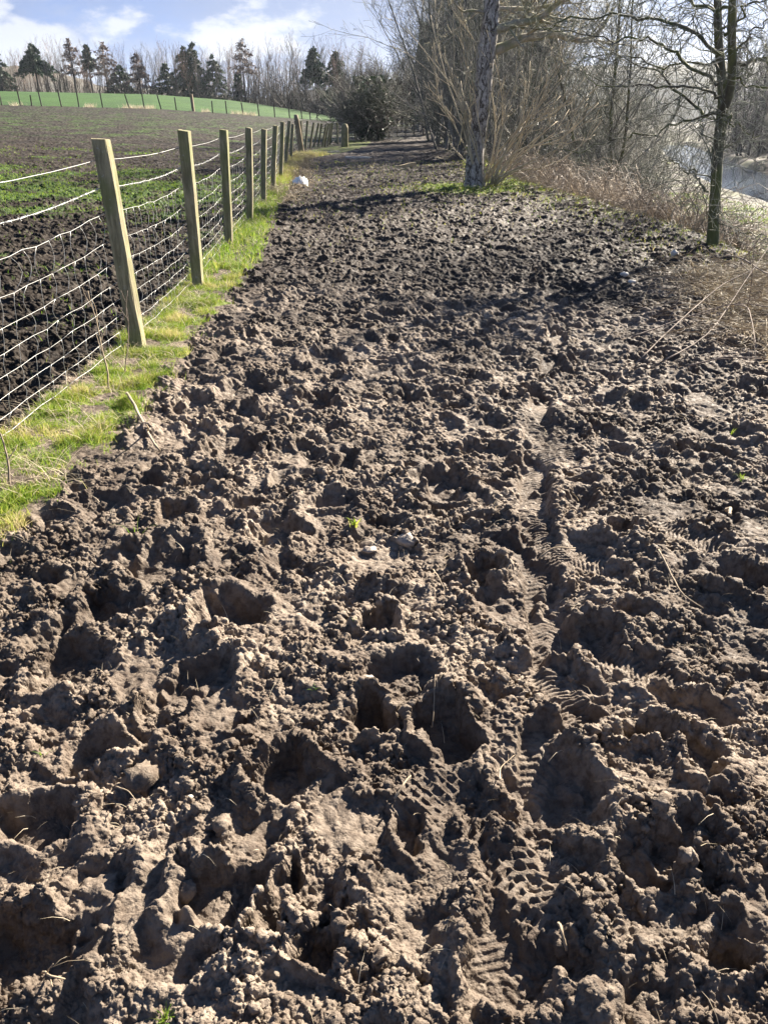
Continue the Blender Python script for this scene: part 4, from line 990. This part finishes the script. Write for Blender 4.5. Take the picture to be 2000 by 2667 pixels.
hills('hill', [(on_y(u, v, hy)[0], hy, on_y(u, v, hy)[2]) for u, v in ((560, 262), (760, 240), (960, 225), (1150, 205), (1350, 190), (1600, 170), (1900, 150), (2400, 120), (3200, 110))], 90, MH2)

# ------------------------------------------------------------------ hedge trees along the right of the path
oH = dict(wob=0.12, up=[0.05, 0.05, 0.03], nch=[8, 6, 4], ang=40, lr=0.42, rr=0.55, tip=0.3, rmin=0.0038, sides=[5, 4, 3], K=[9, 6, 4], t0=0.12, dep=3, curve=0.09)
hedge = [proto_tree('bare_hedge_tree', 500+i, 9.0, oH, 0.055, mats=(MB_HEDGE, MB_HEDGE), t0=0.05, nb=19, K=14, stems=4, spread=0.24, wob=0.07) for i in range(4)]
HT = [(24.5, 3.9, 0.85), (27, 3.5, 1.0), (29, 4.7, 1.1), (32, 3.7, 1.1), (34.5, 5.2, 1.2), (37, 3.9, 1.2), (41, 4.3, 1.2), (45, 4.4, 1.3), (48, 3.6, 1.1), (50, 4.3, 1.3), (43, 3.4, 1.1), (39, 5.6, 1.3), (35, 3.3, 1.0), (56, 4.5, 1.35), (60, 3.6, 1.3), (66, 4.2, 1.4), (70, 3.0, 1.2), (31, 2.9, 1.25), (36.5, 2.7, 1.4), (42, 2.7, 1.5), (48, 2.9, 1.5), (34, 4.6, 1.4), (26, 5.0, 1.0), (30, 3.4, 0.9), (62, 4.9, 1.3), (31, 6.5, 0.9), (38, 7.2, 1.0), (44, 7.8, 1.05), (52, 8.8, 1.1)]
for i, (y, x, s_) in enumerate(HT):
    place(hedge[i % 4], x, y, bh1(x, y)-0.1, R.uniform(0, 6.28), s_*0.92, ('pale twiggy leafless tree in the hedge closing in beside the far path' if s_ >= 1 else 'lower leafless tree at the near edge of the tall hedge'), 'bare tree', 'trees of the tall hedge right of the path' if s_ >= 1 else 'lower trees at the hedge edge')
# thicket of bushes between the two near trees and down to the river
oT = dict(wob=0.15, up=[0.03, 0.02, 0.0], nch=[8, 6, 4], ang=40, lr=0.5, rr=0.58, tip=0.35, rmin=0.003, sides=[4, 3, 3], K=[8, 5, 4], t0=0.08, dep=3, curve=0.12)
thick = [proto_tree('thicket_bush', 600+i, 3.9, oT, 0.028, mats=(MB_HEDGE, MB_TWIG if i % 2 else MB_HEDGE), t0=0.08, nb=10, K=10, stems=8, spread=0.42, wob=0.10) for i in range(4)]
TH = []
for y, x in ((21, 5.6), (22.5, 7.0), (24, 5.2), (24.5, 8.8), (26.5, 6.6), (27, 10.2), (29, 8.6), (30, 12), (32, 10.2), (34, 8.6), (34, 13.6), (37, 11.5), (40, 9.5), (40, 14.2), (44, 12), (48, 15), (46, 18.0), (52, 12), (54, 17), (58, 20), (60, 14), (23, 10.8), (19.8, 7.2), (36, 16.0)):
    TH.append((x, y))
for i, (x, y) in enumerate(TH):
    s_ = R.uniform(0.85, 1.2)*(1.25 if y > 30 else 1.0)*(1.2 if y > 45 else 1)
    d_, _ = river_d(np.array([float(x)]), np.array([float(y)]))
    if d_[0] < 1.2 or x/(y) > 0.335: continue
    place(thick[i % 4], x, y, bh1(x, y)-0.1, R.uniform(0, 6.28), s_, 'tangled leafless bush of the dense thicket between the path and the river', 'bush', 'bushes of the riverside thicket')
# taller twiggy trees rooted on the bank slope
oK = dict(wob=0.15, up=[0.04, 0.03, 0.01], nch=[9, 6, 5], ang=46, lr=0.42, rr=0.55, tip=0.3, rmin=0.0045, sides=[5, 4, 3], K=[9, 6, 5], t0=0.1, dep=3, curve=0.10)
bankp = [proto_tree('bank_tree', 650+i, 8.6, oK, 0.065, mats=(MB_MOSS, MB_TWIG if i else MB_HEDGE), t0=0.18, nb=30, K=14, stems=3, spread=0.22, wob=0.07) for i in range(3)]
for k, (x, y, s_) in enumerate(((8.6, 15.2, 0.95), (11.4, 18.0, 1.1), (7.6, 10.6, 0.75), (6.2, 22.5, 0.9), (12.6, 22.5, 1.1))):
    place(bankp[k % 3], x, y, bh1(x, y)-0.1, k*1.3, s_*1.22, 'tall twiggy leafless tree rooted on the slope between the mossy tree and the river', 'bare tree', 'trees on the river side slope')
# ivy clad trees in the hedge, put in partly to shade the far path
oV = dict(oK,  nch=[9, 6, 4], dep=2, rmin=0.006)
def shading_ivy_tree(seed):
    t = proto_tree('shading_ivy_clad_tree', seed, 11.5, oV, 0.16, mats=(MB_DARK, MB_TWIG), t0=0.15, nb=24, K=14, stems=2, spread=0.12, wob=0.05)
    R = np.random.default_rng(seed); n = 13000; z = R.uniform(0.12, 0.97, n)*11.5; a = R.uniform(0, 6.28, n); rr = (2.3-1.3*z/11.5)*R.uniform(0.0, 1.0, n)**0.5
    c = np.stack([np.cos(a)*rr, np.sin(a)*rr, z], 1); kp = perlin(c[:, 0]*0.9+c[:, 1]*.5, c[:, 2]*0.8+c[:, 1]*.6, seed) > -0.12; c = c[kp]
    e1 = R.normal(0, 0.085, c.shape); e2 = R.normal(0, 0.085, c.shape); V = np.stack([c-e1, c+e2, c+e1, c-e2], 1).reshape(-1, 3)
    link('ivy_leaves', mesh_np('ivy_leaves', V, np.arange(len(V)).reshape(-1, 4), MAT_IVY, False, {'hue': np.repeat(R.uniform(0, 1, len(c)), 4)}), t); return t
ivp = [shading_ivy_tree(680), shading_ivy_tree(681)]
for k, (x, y, s_) in enumerate(((5.8, 33, 0.50), (5.6, 43, 0.62), (6.4, 52, 0.7), (5.2, 62, 0.75), (3.6, 72, 0.7))):
    place(ivp[k % 2], x, y, bh1(x, y)-0.1, k*1.1, s_, 'dark ivy clad tree put inside the tall hedge beside the far path, partly to shade it', 'ivy tree', 'ivy clad trees put in the hedge partly for shade')
# wood on the far bank
woods = [proto_tree('far_bank_tree', 700+i, 9.5, dict(oF, nch=[8, 6, 3], ang=38, rmin=0.012), 0.13, mats=(MB_DARK, MB_DARK if i % 2 else MB_FAR), t0=0.08, nb=18, K=12, stems=2, spread=0.2) for i in range(3)]
cnt = 0
for k in range(95):
    y = 36+R.uniform(0, 1)*90; x = float(np.interp(y, FARY, FARX))+R.uniform(1.5, 26)
    if x/y > 0.62: continue
    place(woods[k % 3], x, y, bh1(x, y)-0.2, R.uniform(0, 6.28), R.uniform(0.75, 1.3), 'dark leafless tree on the steep wooded far bank of the river', 'bare tree', 'trees on the far river bank'); cnt += 1
for k in range(46):
    y = 34+R.uniform(0, 1)**1.3*70; x = float(np.interp(y, FARY, FARX))+R.uniform(0.8, 9)
    if x/y > 0.62: continue
    place(scrub[k % 3], x, y, bh1(x, y)-0.2, R.uniform(0, 6.28), R.uniform(0.7, 1.3), 'dark scrubby bush at the water edge below the wooded far bank', 'bush', 'bushes along the far water edge')
# darker trees closing the view beyond the end of the path
for k, u in enumerate(np.arange(880, 1240, 5.0)):
    y = R.uniform(72, 100); X = on_y(u+R.uniform(-4, 4), 250, y)[0]; zb = bh1(X, y)-0.2
    vt = np.interp(u, [880, 1000, 1060, 1240], [150, 135, 90, 60])+R.uniform(-5, 40)
    H = height_for(u, vt, y, zb)
    place(woods[k % 3], X, y, zb, R.uniform(0, 6.28), H/9.5*0.9, 'dark leafless tree closing the view beyond the far end of the path', 'bare tree', 'dark trees beyond the end of the path')

# ivy covered bush at the end of the fence
iv = tag(empty('ivy_bush'), 'rounded dark bush overgrown with ivy behind the far end of the fence', 'bush'); R = np.random.default_rng(31)
ic = on_z(966, 366); T = Tubes()
for k in range(85):
    a = R.uniform(0, 6.28); d = norm(np.array([math.cos(a)*R.uniform(0.1, 1.0), math.sin(a)*R.uniform(.1, 1.0), 1.0]))
    grow(T, R, ic+np.array([R.normal(0, .35), R.normal(0, .35), -.1]), d, R.uniform(2.5, 4.6), 0.035, 0, dict(oU, nch=[9, 4], dep=2, sides=[4, 3, 3], K=[8, 5, 4], up=[-0.03, -0.05, -0.04], rmin=0.009))
link('branches', T.mesh('branches', MB_HEDGE), iv)
n = 1700; th = R.uniform(0, 6.28, n); zz_ = R.uniform(0, 1, n)**1.1; rr_ = (0.55+0.85*np.sin(np.clip(zz_*1.25, 0, 1)*2.6))*R.uniform(0.55, 1.12, n)
c = np.stack([ic[0]+np.cos(th)*rr_, ic[1]+np.sin(th)*rr_, zz_*3.3], 1); c += 0.25*np.stack([perlin(c[:, 0]*2, c[:, 2]*2, 3), perlin(c[:, 1]*2, c[:, 2]*2, 4), 0*th], 1)
kp = perlin(c[:, 0]*1.6+c[:, 1], c[:, 2]*1.8, 5) > -0.15-0.4*(zz_ < .4); c = c[kp]; e1 = R.normal(0, 0.055, c.shape); e2 = R.normal(0, 0.055, c.shape)
V = np.stack([c-e1, c+e2, c+e1, c-e2], 1).reshape(-1, 3); link('ivy_leaves', mesh_np('ivy_leaves', V, np.arange(len(V)).reshape(-1, 4), MAT_IVY, False, {'hue': np.repeat(R.uniform(0, 1, len(c)), 4)}), iv)

# ------------------------------------------------------------------ dead bracken and bramble banks
def tangle(name, pos, hmax, n, r, mat, label=None, seed=0, ln=(0.5, 1.3)):
    R = np.random.default_rng(seed); T = Tubes(); idx = R.integers(0, len(pos), n)
    P0 = pos[idx]+R.normal(0, 0.16, (n, 2)); z0 = gz(P0[:, 0], P0[:, 1])
    a = R.uniform(0, 6.28, n); L_ = R.uniform(ln[0], ln[1], n); h = hmax*R.uniform(0.25, 1.0, n)*np.clip(0.75+1.1*fbm(P0[:, 0]/0.9, P0[:, 1]/0.9, 811, 3), 0.15, 1.7)
    for i in range(n):
        d = np.array([math.cos(a[i]), math.sin(a[i])]); K = 6; pts = []
        for k in range(K):
            f = k/(K-1); w = math.sin(f*math.pi*R.uniform(0.75, 1.0)); pts.append([P0[i, 0]+d[0]*L_[i]*f+R.normal(0, .03), P0[i, 1]+d[1]*L_[i]*f+R.normal(0, .03), z0[i]+h[i]*w])
        T.add(np.array(pts), np.linspace(r, r*0.5, K)*R.uniform(0.6, 1.3), 3)
    V, F = T.arrays(); hu = np.repeat(R.uniform(0, 1, (len(V)+17)//18), 18)[:len(V)]
    o = link(name, mesh_np(name, V, F, mat, True, {'hue': hu})); tag(o, label, kind='stuff'); return o
R = np.random.default_rng(12)
y = R.uniform(11.0, 34, 900); x = bank_x(y)+R.uniform(-0.1, 2.6, 900)+np.clip((y-16)*0.06, 0, 1); kp = ~((y < 17) & (x < 3.5)); brk = np.stack([x, y], 1)[kp]
tangle('dead_bracken', brk, 0.62, 8500, 0.0050, MAT_BRACKEN, seed=1)
xy = brk[R.integers(0, len(brk), 14000)]+R.normal(0, 0.25, (14000, 2))
tag(blades('dead_bracken_stems', xy, gz(xy[:, 0], xy[:, 1])-0.02, R.uniform(0.10, 0.45, len(xy)), 0.009+0*xy[:, 0], R.uniform(0.3, 1.1, len(xy)), R.uniform(0, 1, len(xy)), MAT_BRACKEN, 3, seed=9), kind='stuff')
y = R.uniform(4.9, 7.8, 500); x = 2.80+0.10*(y-5)+np.abs(R.normal(0, 0.8, 500)); cl = np.stack([x, y], 1)
tangle('dead_bramble', cl, 0.22, 1100, 0.0035, MAT_STRAW, seed=2, ln=(0.3, 1.1))
xy = cl[R.integers(0, len(cl), 8000)]+R.normal(0, 0.18, (8000, 2))
tag(blades('dead_grass', xy, gz(xy[:, 0], xy[:, 1])-0.01, R.uniform(0.08, 0.36, len(xy)), 0.0065+0*xy[:, 0], R.uniform(0.85, 1.15, len(xy)), R.uniform(0.35, 1, len(xy)), MAT_STRAW, 3, seed=10, flat=0.35), kind='stuff')
y = R.uniform(15, 33, 500); x = fence_x(y)+R.uniform(0.0, 0.55, 500)
tangle('dead_weeds', np.stack([x, y], 1), 0.20, 1500, 0.004, MAT_STRAW, seed=3, ln=(0.15, 0.4))
# rough grass of the bank down to the river and along the far fence
n = 60000; y = 6+38*R.uniform(0, 1, n); x = bank_x(y)+0.6+R.uniform(0, 1, n)*13; d_, _ = river_d(x, y); g = fbm(x/1.5, y/1.5, 661, 3)
kp = (R.uniform(0, 1, n) < 0.45+0.8*g) & (d_ > 0.3) & (x/y < 0.6); x, y = x[kp], y[kp]
tag(blades('bank_grass', np.stack([x, y], 1), gz(x, y)-0.01, R.uniform(0.05, 0.16, len(x)), 0.008+0.0008*y, R.uniform(0.4, 1.1, len(x)), np.clip(0.35+0.3*R.normal(0, 1, len(x)), 0, 1)*0.75, MAT_GRASS, 2, seed=11), kind='stuff')
n = 3500; u = R.uniform(-60, 930, n); t_ = (u-1000)*CP/FPX; y = np.interp(t_, TT, YB)+R.normal(0, .5, n)-0.3; x = t_*y; m_ = fbm(x/3.0, y*0, 671, 2) > 0.15; x, y = x[m_], y[m_]
tag(blades('field_edge_grass', np.stack([x, y], 1), gz(x, y)-0.02, R.uniform(0.15, 0.5, len(x)), 0.03+0*x, R.uniform(0.1, 0.9, len(x)), R.uniform(0.5, 1, len(x)), MAT_STRAW, 2, seed=12), kind='stuff')
tangle('orange_bracken_heap', np.array([on_y(u, 318, 88.0)[:2] for u in np.linspace(915, 950, 12)]), 0.9, 500, 0.03, MAT_BRACKEN, seed=5)

# ------------------------------------------------------------------ small things
def gxy(u, v, dz=0.0):
    p = on_z(u, v)
    for _ in range(4): z = float(gz(p[0], p[1])[0]); p = on_z(u, v, z)
    return np.array([p[0], p[1], float(gz(p[0], p[1])[0])+dz])
MWH = mat_simple('scuffed_white_plastic', (0.70, 0.70, 0.67), (0.80, 0.80, 0.78), 12, 0.45, 0.4, 0.1)
c = gxy(785, 486); V = []; F = []      # broken curved shard of a tub
for k, (r_, off) in enumerate(((0.185, 0), (0.175, 0))):
    for i in range(15):
        a = math.radians(-75+150*i/14); hgt = 0.17*(0.25+0.75*math.cos(a*0.9))+0.02*math.sin(i*2.3)
        for z in (0, 1): V.append([math.sin(a)*r_, -math.cos(a)*r_+0.15, (0.0 if z == 0 else hgt)+(-0.03)])
for k in (0, 30):
    for i in range(14): a = k+2*i; F.append([a, a+2, a+3, a+1] if k == 0 else [a, a+1, a+3, a+2])
for i in range(14): a = 2*i; F.append([a+1, a+3, a+33, a+31])
F += [[0, 1, 31, 30], [28, 58, 59, 29]]
sh = link('plastic_shard', mesh_np('plastic_shard', np.array(V), np.array(F), MWH, True), None, tuple(c+np.array([0, 0, 0.06]))); sh.rotation_euler = (-0.5, 0.1, 0.25)
tag(sh, 'broken curved white plastic tub piece lying on the mud beside the fence', 'plastic piece')
def stone(u, v, sz, label, mat, seed, flat=0.6, name='stone', cat='stone'):
    R = np.random.default_rng(seed); p = gxy(u, v, sz*0.15); n = 12; m = 8; V = []
    for i in range(m+1):
        ph = math.pi*i/m
        for k in range(n):
            a = 2*math.pi*k/n; d = np.array([math.sin(ph)*math.cos(a), math.sin(ph)*math.sin(a), math.cos(ph)*flat])
            f = 1+0.45*perlin(np.array([d[0]*1.7+seed]), np.array([d[1]*1.7+d[2]*2]), seed)[0]+0.22*perlin(np.array([d[0]*4+seed]), np.array([d[1]*4+d[2]*5]), seed+1)[0]; V.append(d*sz*0.5*f)
    F = [[i*n+k, i*n+(k+1) % n, (i+1)*n+(k+1) % n, (i+1)*n+k] for i in range(m) for k in range(n)]
    o = link(name, mesh_np(name, np.array(V), np.array(F), mat, True), None, tuple(p)); o.rotation_euler = (0, 0, R.uniform(0, 6)); return tag(o, label, cat)
MST = mat_simple('pale_stone', (0.42, 0.39, 0.34), (0.55, 0.52, 0.47), 20, 0.8, 0.3, 0.3, 0.005)
MSG = mat_simple('clay_lump_grey', (0.20, 0.165, 0.135), (0.28, 0.235, 0.19), 40, 0.55, 0.4, 0.9, 0.01)
stone(1756, 662, 0.09, 'rounded pale stone in the grass left of the mossy tree', MST, 1, 0.9)
stone(1645, 738, 0.08, 'pale stone half sunk in the mud at the right edge, below the mossy tree', MST, 2)
stone(1622, 741, 0.08, 'small pale stone touching a larger one at the right edge of the path', MST, 3)
stone(962, 1436, 0.055, 'flat pale clay lump in the middle of the path beside the seedling', MSG, 4, 0.35, 'clay_lump', 'clay lump')
stone(1060, 1412, 0.075, 'round grey clay lump right of the seedling', MSG, 5, 0.7, 'clay_lump', 'clay lump')
stone(958, 1776, 0.045, 'flat shiny clay lump below the middle of the path', MSG, 6, 0.3, 'clay_lump', 'clay lump')
stone(497, 2078, 0.013, 'tiny white pebble in the foreground mud at the left', MST, 7)
stone(487, 2345, 0.05, 'smooth upright clay lump in the lower left foreground', MAT_PATH, 8, 0.9, 'clay_lump', 'clay lump')
stone(370, 2040, 0.085, 'large rounded clay clod in the left foreground', MAT_PATH, 9, 0.8, 'clay_clod', 'clod')
for k, (u, v, lab) in enumerate(((48, 315, 'first'), (84, 313, 'middle'), (131, 317, 'last'))):
    stone(u, v, 0.22, ['white stone in the bare far field, leftmost of three', 'white stone in the bare far field, middle one of three', 'white stone in the bare far field, rightmost of three'][k], MST, 20+k)
def slab(u, v, L_, w, h, rz, mat, label, cat, name, tilt=0.05):
    c = gxy(u, v, h*0.5+0.01); R = np.random.default_rng(int(u)); V = []; n = 10
    for i in range(n):
        f = i/(n-1)-0.5
        for a, b in ((-1, -1), (1, -1), (1, 1), (-1, 1)): V.append([f*L_+R.normal(0, .01)*(i in (0, n-1)), a*w/2*(1+R.normal(0, .06)), b*h/2*(1+R.normal(0, .1))+0.02*math.sin(f*4)])
    F = [[i*4+k, i*4+(k+1) % 4, (i+1)*4+(k+1) % 4, (i+1)*4+k] for i in range(n-1) for k in range(4)]+[[3, 2, 1, 0], [n*4-4, n*4-3, n*4-2, n*4-1]]
    o = link(name, mesh_np(name, np.array(V), np.array(F), mat, False), None, tuple(c)); o.rotation_euler = (0, tilt, rz); return tag(o, label, cat)
MWD = mat_simple('fresh_split_wood', (0.42, 0.33, 0.19), (0.58, 0.47, 0.29), 5, 0.7, 0.2, 0.4, 0.01, (1, 6, 6))
slab(1057, 437, 0.62, 0.13, 0.09, 0.25, MWD, 'short pale split log on the path before the far bend', 'log', 'split_log', -0.08)
slab(933, 410, 0.95, 0.18, 0.05, -0.35, MST, 'flat pale slab lying on the far path near the corner post', 'slab', 'stone_slab')
slab(868, 398, 0.5, 0.2, 0.05, 0.1, MST, 'small flat pale slab beside the dead weeds by the far fence', 'slab', 'stone_slab')
def stick(pts, r0, r1, mat, label, name='stick', cat='stick', z=0.02, K=14, par=None, forks=0, seed=0):
    """pts (u, v, height above the ground)"""
    P = []
    for q in pts:
        g = gxy(q[0], q[1]) if len(q) < 4 else None
        if len(q) == 4: g = on_y(q[0], q[1], q[3]); P.append(g)
        else: P.append(g+np.array([0, 0, (q[2] if len(q) > 2 else 0)+z]))
    R = np.random.default_rng(seed+5); T = Tubes(); q, r = rsm(P, np.linspace(r0, r1, len(P)), K); q = q+np.cumsum(R.normal(0, r0*0.5, q.shape), 0)*0.5
    T.add(q, r, 6)
    if forks: kids(T, R, q, r, np.linalg.norm(q[-1]-q[0]), forks, 0, dict(oS, dep=1, nch=[2], rmin=r1*0.6, ang=32, lr=0.35), 0.2)
    o = link(name, T.mesh(name, mat), par); return tag(o, label, cat) if not par else o
MSK = bark('dry_pale_stick', (0.22, 0.17, 0.115), (0.36, 0.29, 0.20), None, 9, 0.3, 0.003)
MSD = bark('dark_dead_stem', (0.13, 0.10, 0.08), (0.24, 0.19, 0.15), None, 9, 0.3, 0.003)
stick([(336, 1045, .03), (370, 1100, .02), (395, 1150, 0.02), (425, 1180, .0)], 0.009, 0.006, MSK, 'long dead stick lying from the verge onto the mud at the left', forks=2)
stick([(120, 2556, .01), (150, 2572, .02), (190, 2592, .01)], 0.0028, 0.0015, MSK, 'forked pale twig in the lower left corner', 'twig', 'twig', forks=3, seed=2)
stick([(1028, 2103, .012), (1050, 2075, .02), (1068, 2040, .012)], 0.0032, 0.002, MSK, 'short pale twig left of the square tread marks', 'twig', 'twig', seed=3)
stick([(1298, 2060, .02), (1300, 2030, .02), (1335, 2005, .03)], 0.0016, 0.001, MSK, 'bent thin straw across the edge of the deep boot print', 'twig', 'twig', forks=1, seed=4)
stick([(1452, 2420, .0), (1460, 2455, .02), (1472, 2500, .0)], 0.0035, 0.003, MSK, 'stubby pale stick at the right rim of the lowest boot print', 'stick', 'stick', seed=5)
stick([(1120, 1905, .0), (1128, 1870, .03), (1132, 1835, .02), (1140, 1810, .0)], 0.0016, 0.001, MSK, 'thin root dangling into the dark hole in the middle foreground', 'root', 'root', seed=6)
stick([(1886, 1352, .02), (1890, 1370, .06), (1888, 1400, .05)], 0.009, 0.006, MSK, 'short upright mud-covered stick at the right', 'stick', 'stick', seed=7)
stick([(1705, 1465, .03), (1735, 1525, .03), (1765, 1580, .02), (1820, 1600, .02)], 0.004, 0.0015, MSK, 'long thin curved root on the mud at the right', 'root', 'root', seed=8)
stick([(1400, 1478, .03), (1440, 1462, .03), (1498, 1452, .02)], 0.004, 0.002, MSK, 'straight pale twig above the fine boot print at the right', 'twig', 'twig', seed=9)
stick([(1128, 1515, .03), (1143, 1540, .03), (1156, 1562, .02)], 0.003, 0.001, MSK, 'small bent twig in the centre of the path', 'twig', 'twig', forks=1, seed=10)
stick([(310, 2080, .02), (345, 2100, .03), (370, 2125, .01)], 0.0016, 0.001, MSK, 'thin straw across a clod in the left foreground', 'twig', 'twig', seed=11)
# branches lying over the dead grass at the right edge
for k, (pts, r0, lab) in enumerate([([(1650, 975, .04), (1750, 905, .15), (1860, 830, .25), (2000, 790, .35)], 0.0055, 'long bowed dead branch reaching in from the right edge over the dead grass'),
 ([(1640, 900, .04), (1760, 880, .12), (1900, 860, .22), (2030, 905, .25)], 0.006, 'thin dead branch lying level across the dead grass'),
 ([(1720, 960, .03), (1830, 930, .12), (1920, 830, .3), (2010, 740, .5)], 0.0055, 'dead branch rising to the right edge above the dead grass'),
 ([(1885, 690, .05), (1925, 740, .2), (1985, 775, .2), (2040, 800, .25)], 0.009, 'dark fallen branch just right of the mossy tree foot'),
 ([(1790, 960, .02), (1880, 975, .1), (2010, 1000, .1)], 0.006, 'lowest thin dead branch at the right edge'),
 ([(1890, 815, .05), (1930, 880, .2), (1960, 950, .1)], 0.006, 'short dead branch crossing the others at the right')]):
    stick(pts, r0, r0*0.45, MSD, lab, 'fallen_branch', 'branch', forks=4, seed=30+k)
# dead weed stalks by the fence
for k, (bu, bv, tu, tv, r0, lab) in enumerate([(285, 1020, 232, 755, 0.006, 'tall dead branching weed stalk in front of the fence left of the first post'),
 (325, 975, 335, 760, 0.004, 'thin reddish dead stem standing against the first fence post'), (28, 1270, -5, 1090, 0.006, 'dead brown stem with a shrivelled leaf at the left picture edge'),
 (420, 640, 412, 540, 0.004, 'fine dead stem in the grass beside the second post'), (728, 505, 722, 445, 0.006, 'pale dead stem leaning at the middle of the fence'), (755, 440, 750, 382, 0.007, 'pale stake-like stem near the round strainer')]):
    b = gxy(bu, bv); t = on_y(tu, tv, b[1]+0.02); m1 = b*0.6+t*0.4+np.array([0.02, 0, 0]); R = np.random.default_rng(k); T = Tubes()
    q, r = rsm([b, m1, t], [r0, r0*.8, r0*.4], 12); q = q+np.cumsum(R.normal(0, .003, q.shape), 0); T.add(q, r, 5)
    kids(T, R, q, r, np.linalg.norm(t-b)*.6, 4, 0, dict(oS, dep=1, nch=[2], rmin=0.0015, ang=30), 0.3)
    tag(link('dead_weed', T.mesh('dead_weed', MSD if k in (1, 2) else MSK)), lab, 'weed stalk')
# a small seedling and green shoots in the mud
def sprout(u, v, sz, n, label, hue, seed, name='seedling', cat='seedling', w=0.18):
    p = gxy(u, v); R = np.random.default_rng(seed)
    o = blades(name, np.tile(p[:2], (n, 1))+R.normal(0, sz*0.15, (n, 2)), np.full(n, p[2]-0.004), sz*R.uniform(0.6, 1.2, n), sz*w*np.ones(n), R.uniform(0.3, 1.1, n), np.clip(hue+R.normal(0, .12, n), 0, 1), MAT_GRASS, 4, seed=seed)
    return tag(o, label, cat)
sprout(925, 1400, 0.045, 14, 'tiny yellow and green seedling in the middle of the path', 0.5, 1, w=0.28)
sprout(432, 2655, 0.03, 22, 'bright green tuft at the bottom edge', 0.25, 2, 'grass_tuft', 'grass tuft', 0.1)
sprout(357, 1385, 0.09, 5, 'thin green blades standing in a dark pit at the left', 0.15, 3, 'grass_tuft', 'grass tuft', 0.05)
sprout(822, 1795, 0.025, 6, 'small green sprout in the mud below the middle', 0.2, 4, 'grass_tuft', 'grass tuft', 0.15)
sprout(112, 1975, 0.035, 6, 'few green blades between clods at the left edge', 0.3, 5, 'grass_tuft', 'grass tuft', 0.08)
sprout(930, 1640, 0.02, 5, 'pinch of green leaf in the centre mud', 0.2, 6, 'grass_tuft', 'grass tuft', 0.2)
sprout(1905, 1115, 0.06, 10, 'sparse green blades in the mud at the right edge', 0.35, 7, 'grass_tuft', 'grass tuft', 0.07)
sprout(1935, 1250, 0.05, 12, 'curled green blades in a hollow at the right edge', 0.3, 8, 'grass_tuft', 'grass tuft', 0.07)

# ------------------------------------------------------------------ the air
mh = bpy.data.materials.new('thin_air'); mh.use_nodes = True; mh.node_tree.nodes.clear()
vo = mh.node_tree.nodes.new('ShaderNodeVolumePrincipled'); vo.inputs['Color'].default_value = (0.80, 0.88, 1.0, 1); vo.inputs['Density'].default_value = 0.00018; vo.inputs['Anisotropy'].default_value = 0.55
oo = mh.node_tree.nodes.new('ShaderNodeOutputMaterial'); mh.node_tree.links.new(vo.outputs[0], oo.inputs['Volume'])
x0, x1, y0_, y1, z0, z1 = -1400, 1400, -60, 1750, -90, 70
V = np.array([[x, y, z] for z in (z0, z1) for y in (y0_, y1) for x in (x0, x1)], float)
hz_ = link('haze', mesh_np('haze', V, np.array([[0, 2, 3, 1], [4, 5, 7, 6], [0, 1, 5, 4], [2, 6, 7, 3], [0, 4, 6, 2], [1, 3, 7, 5]]), mh, False)); tag(hz_, kind='stuff')
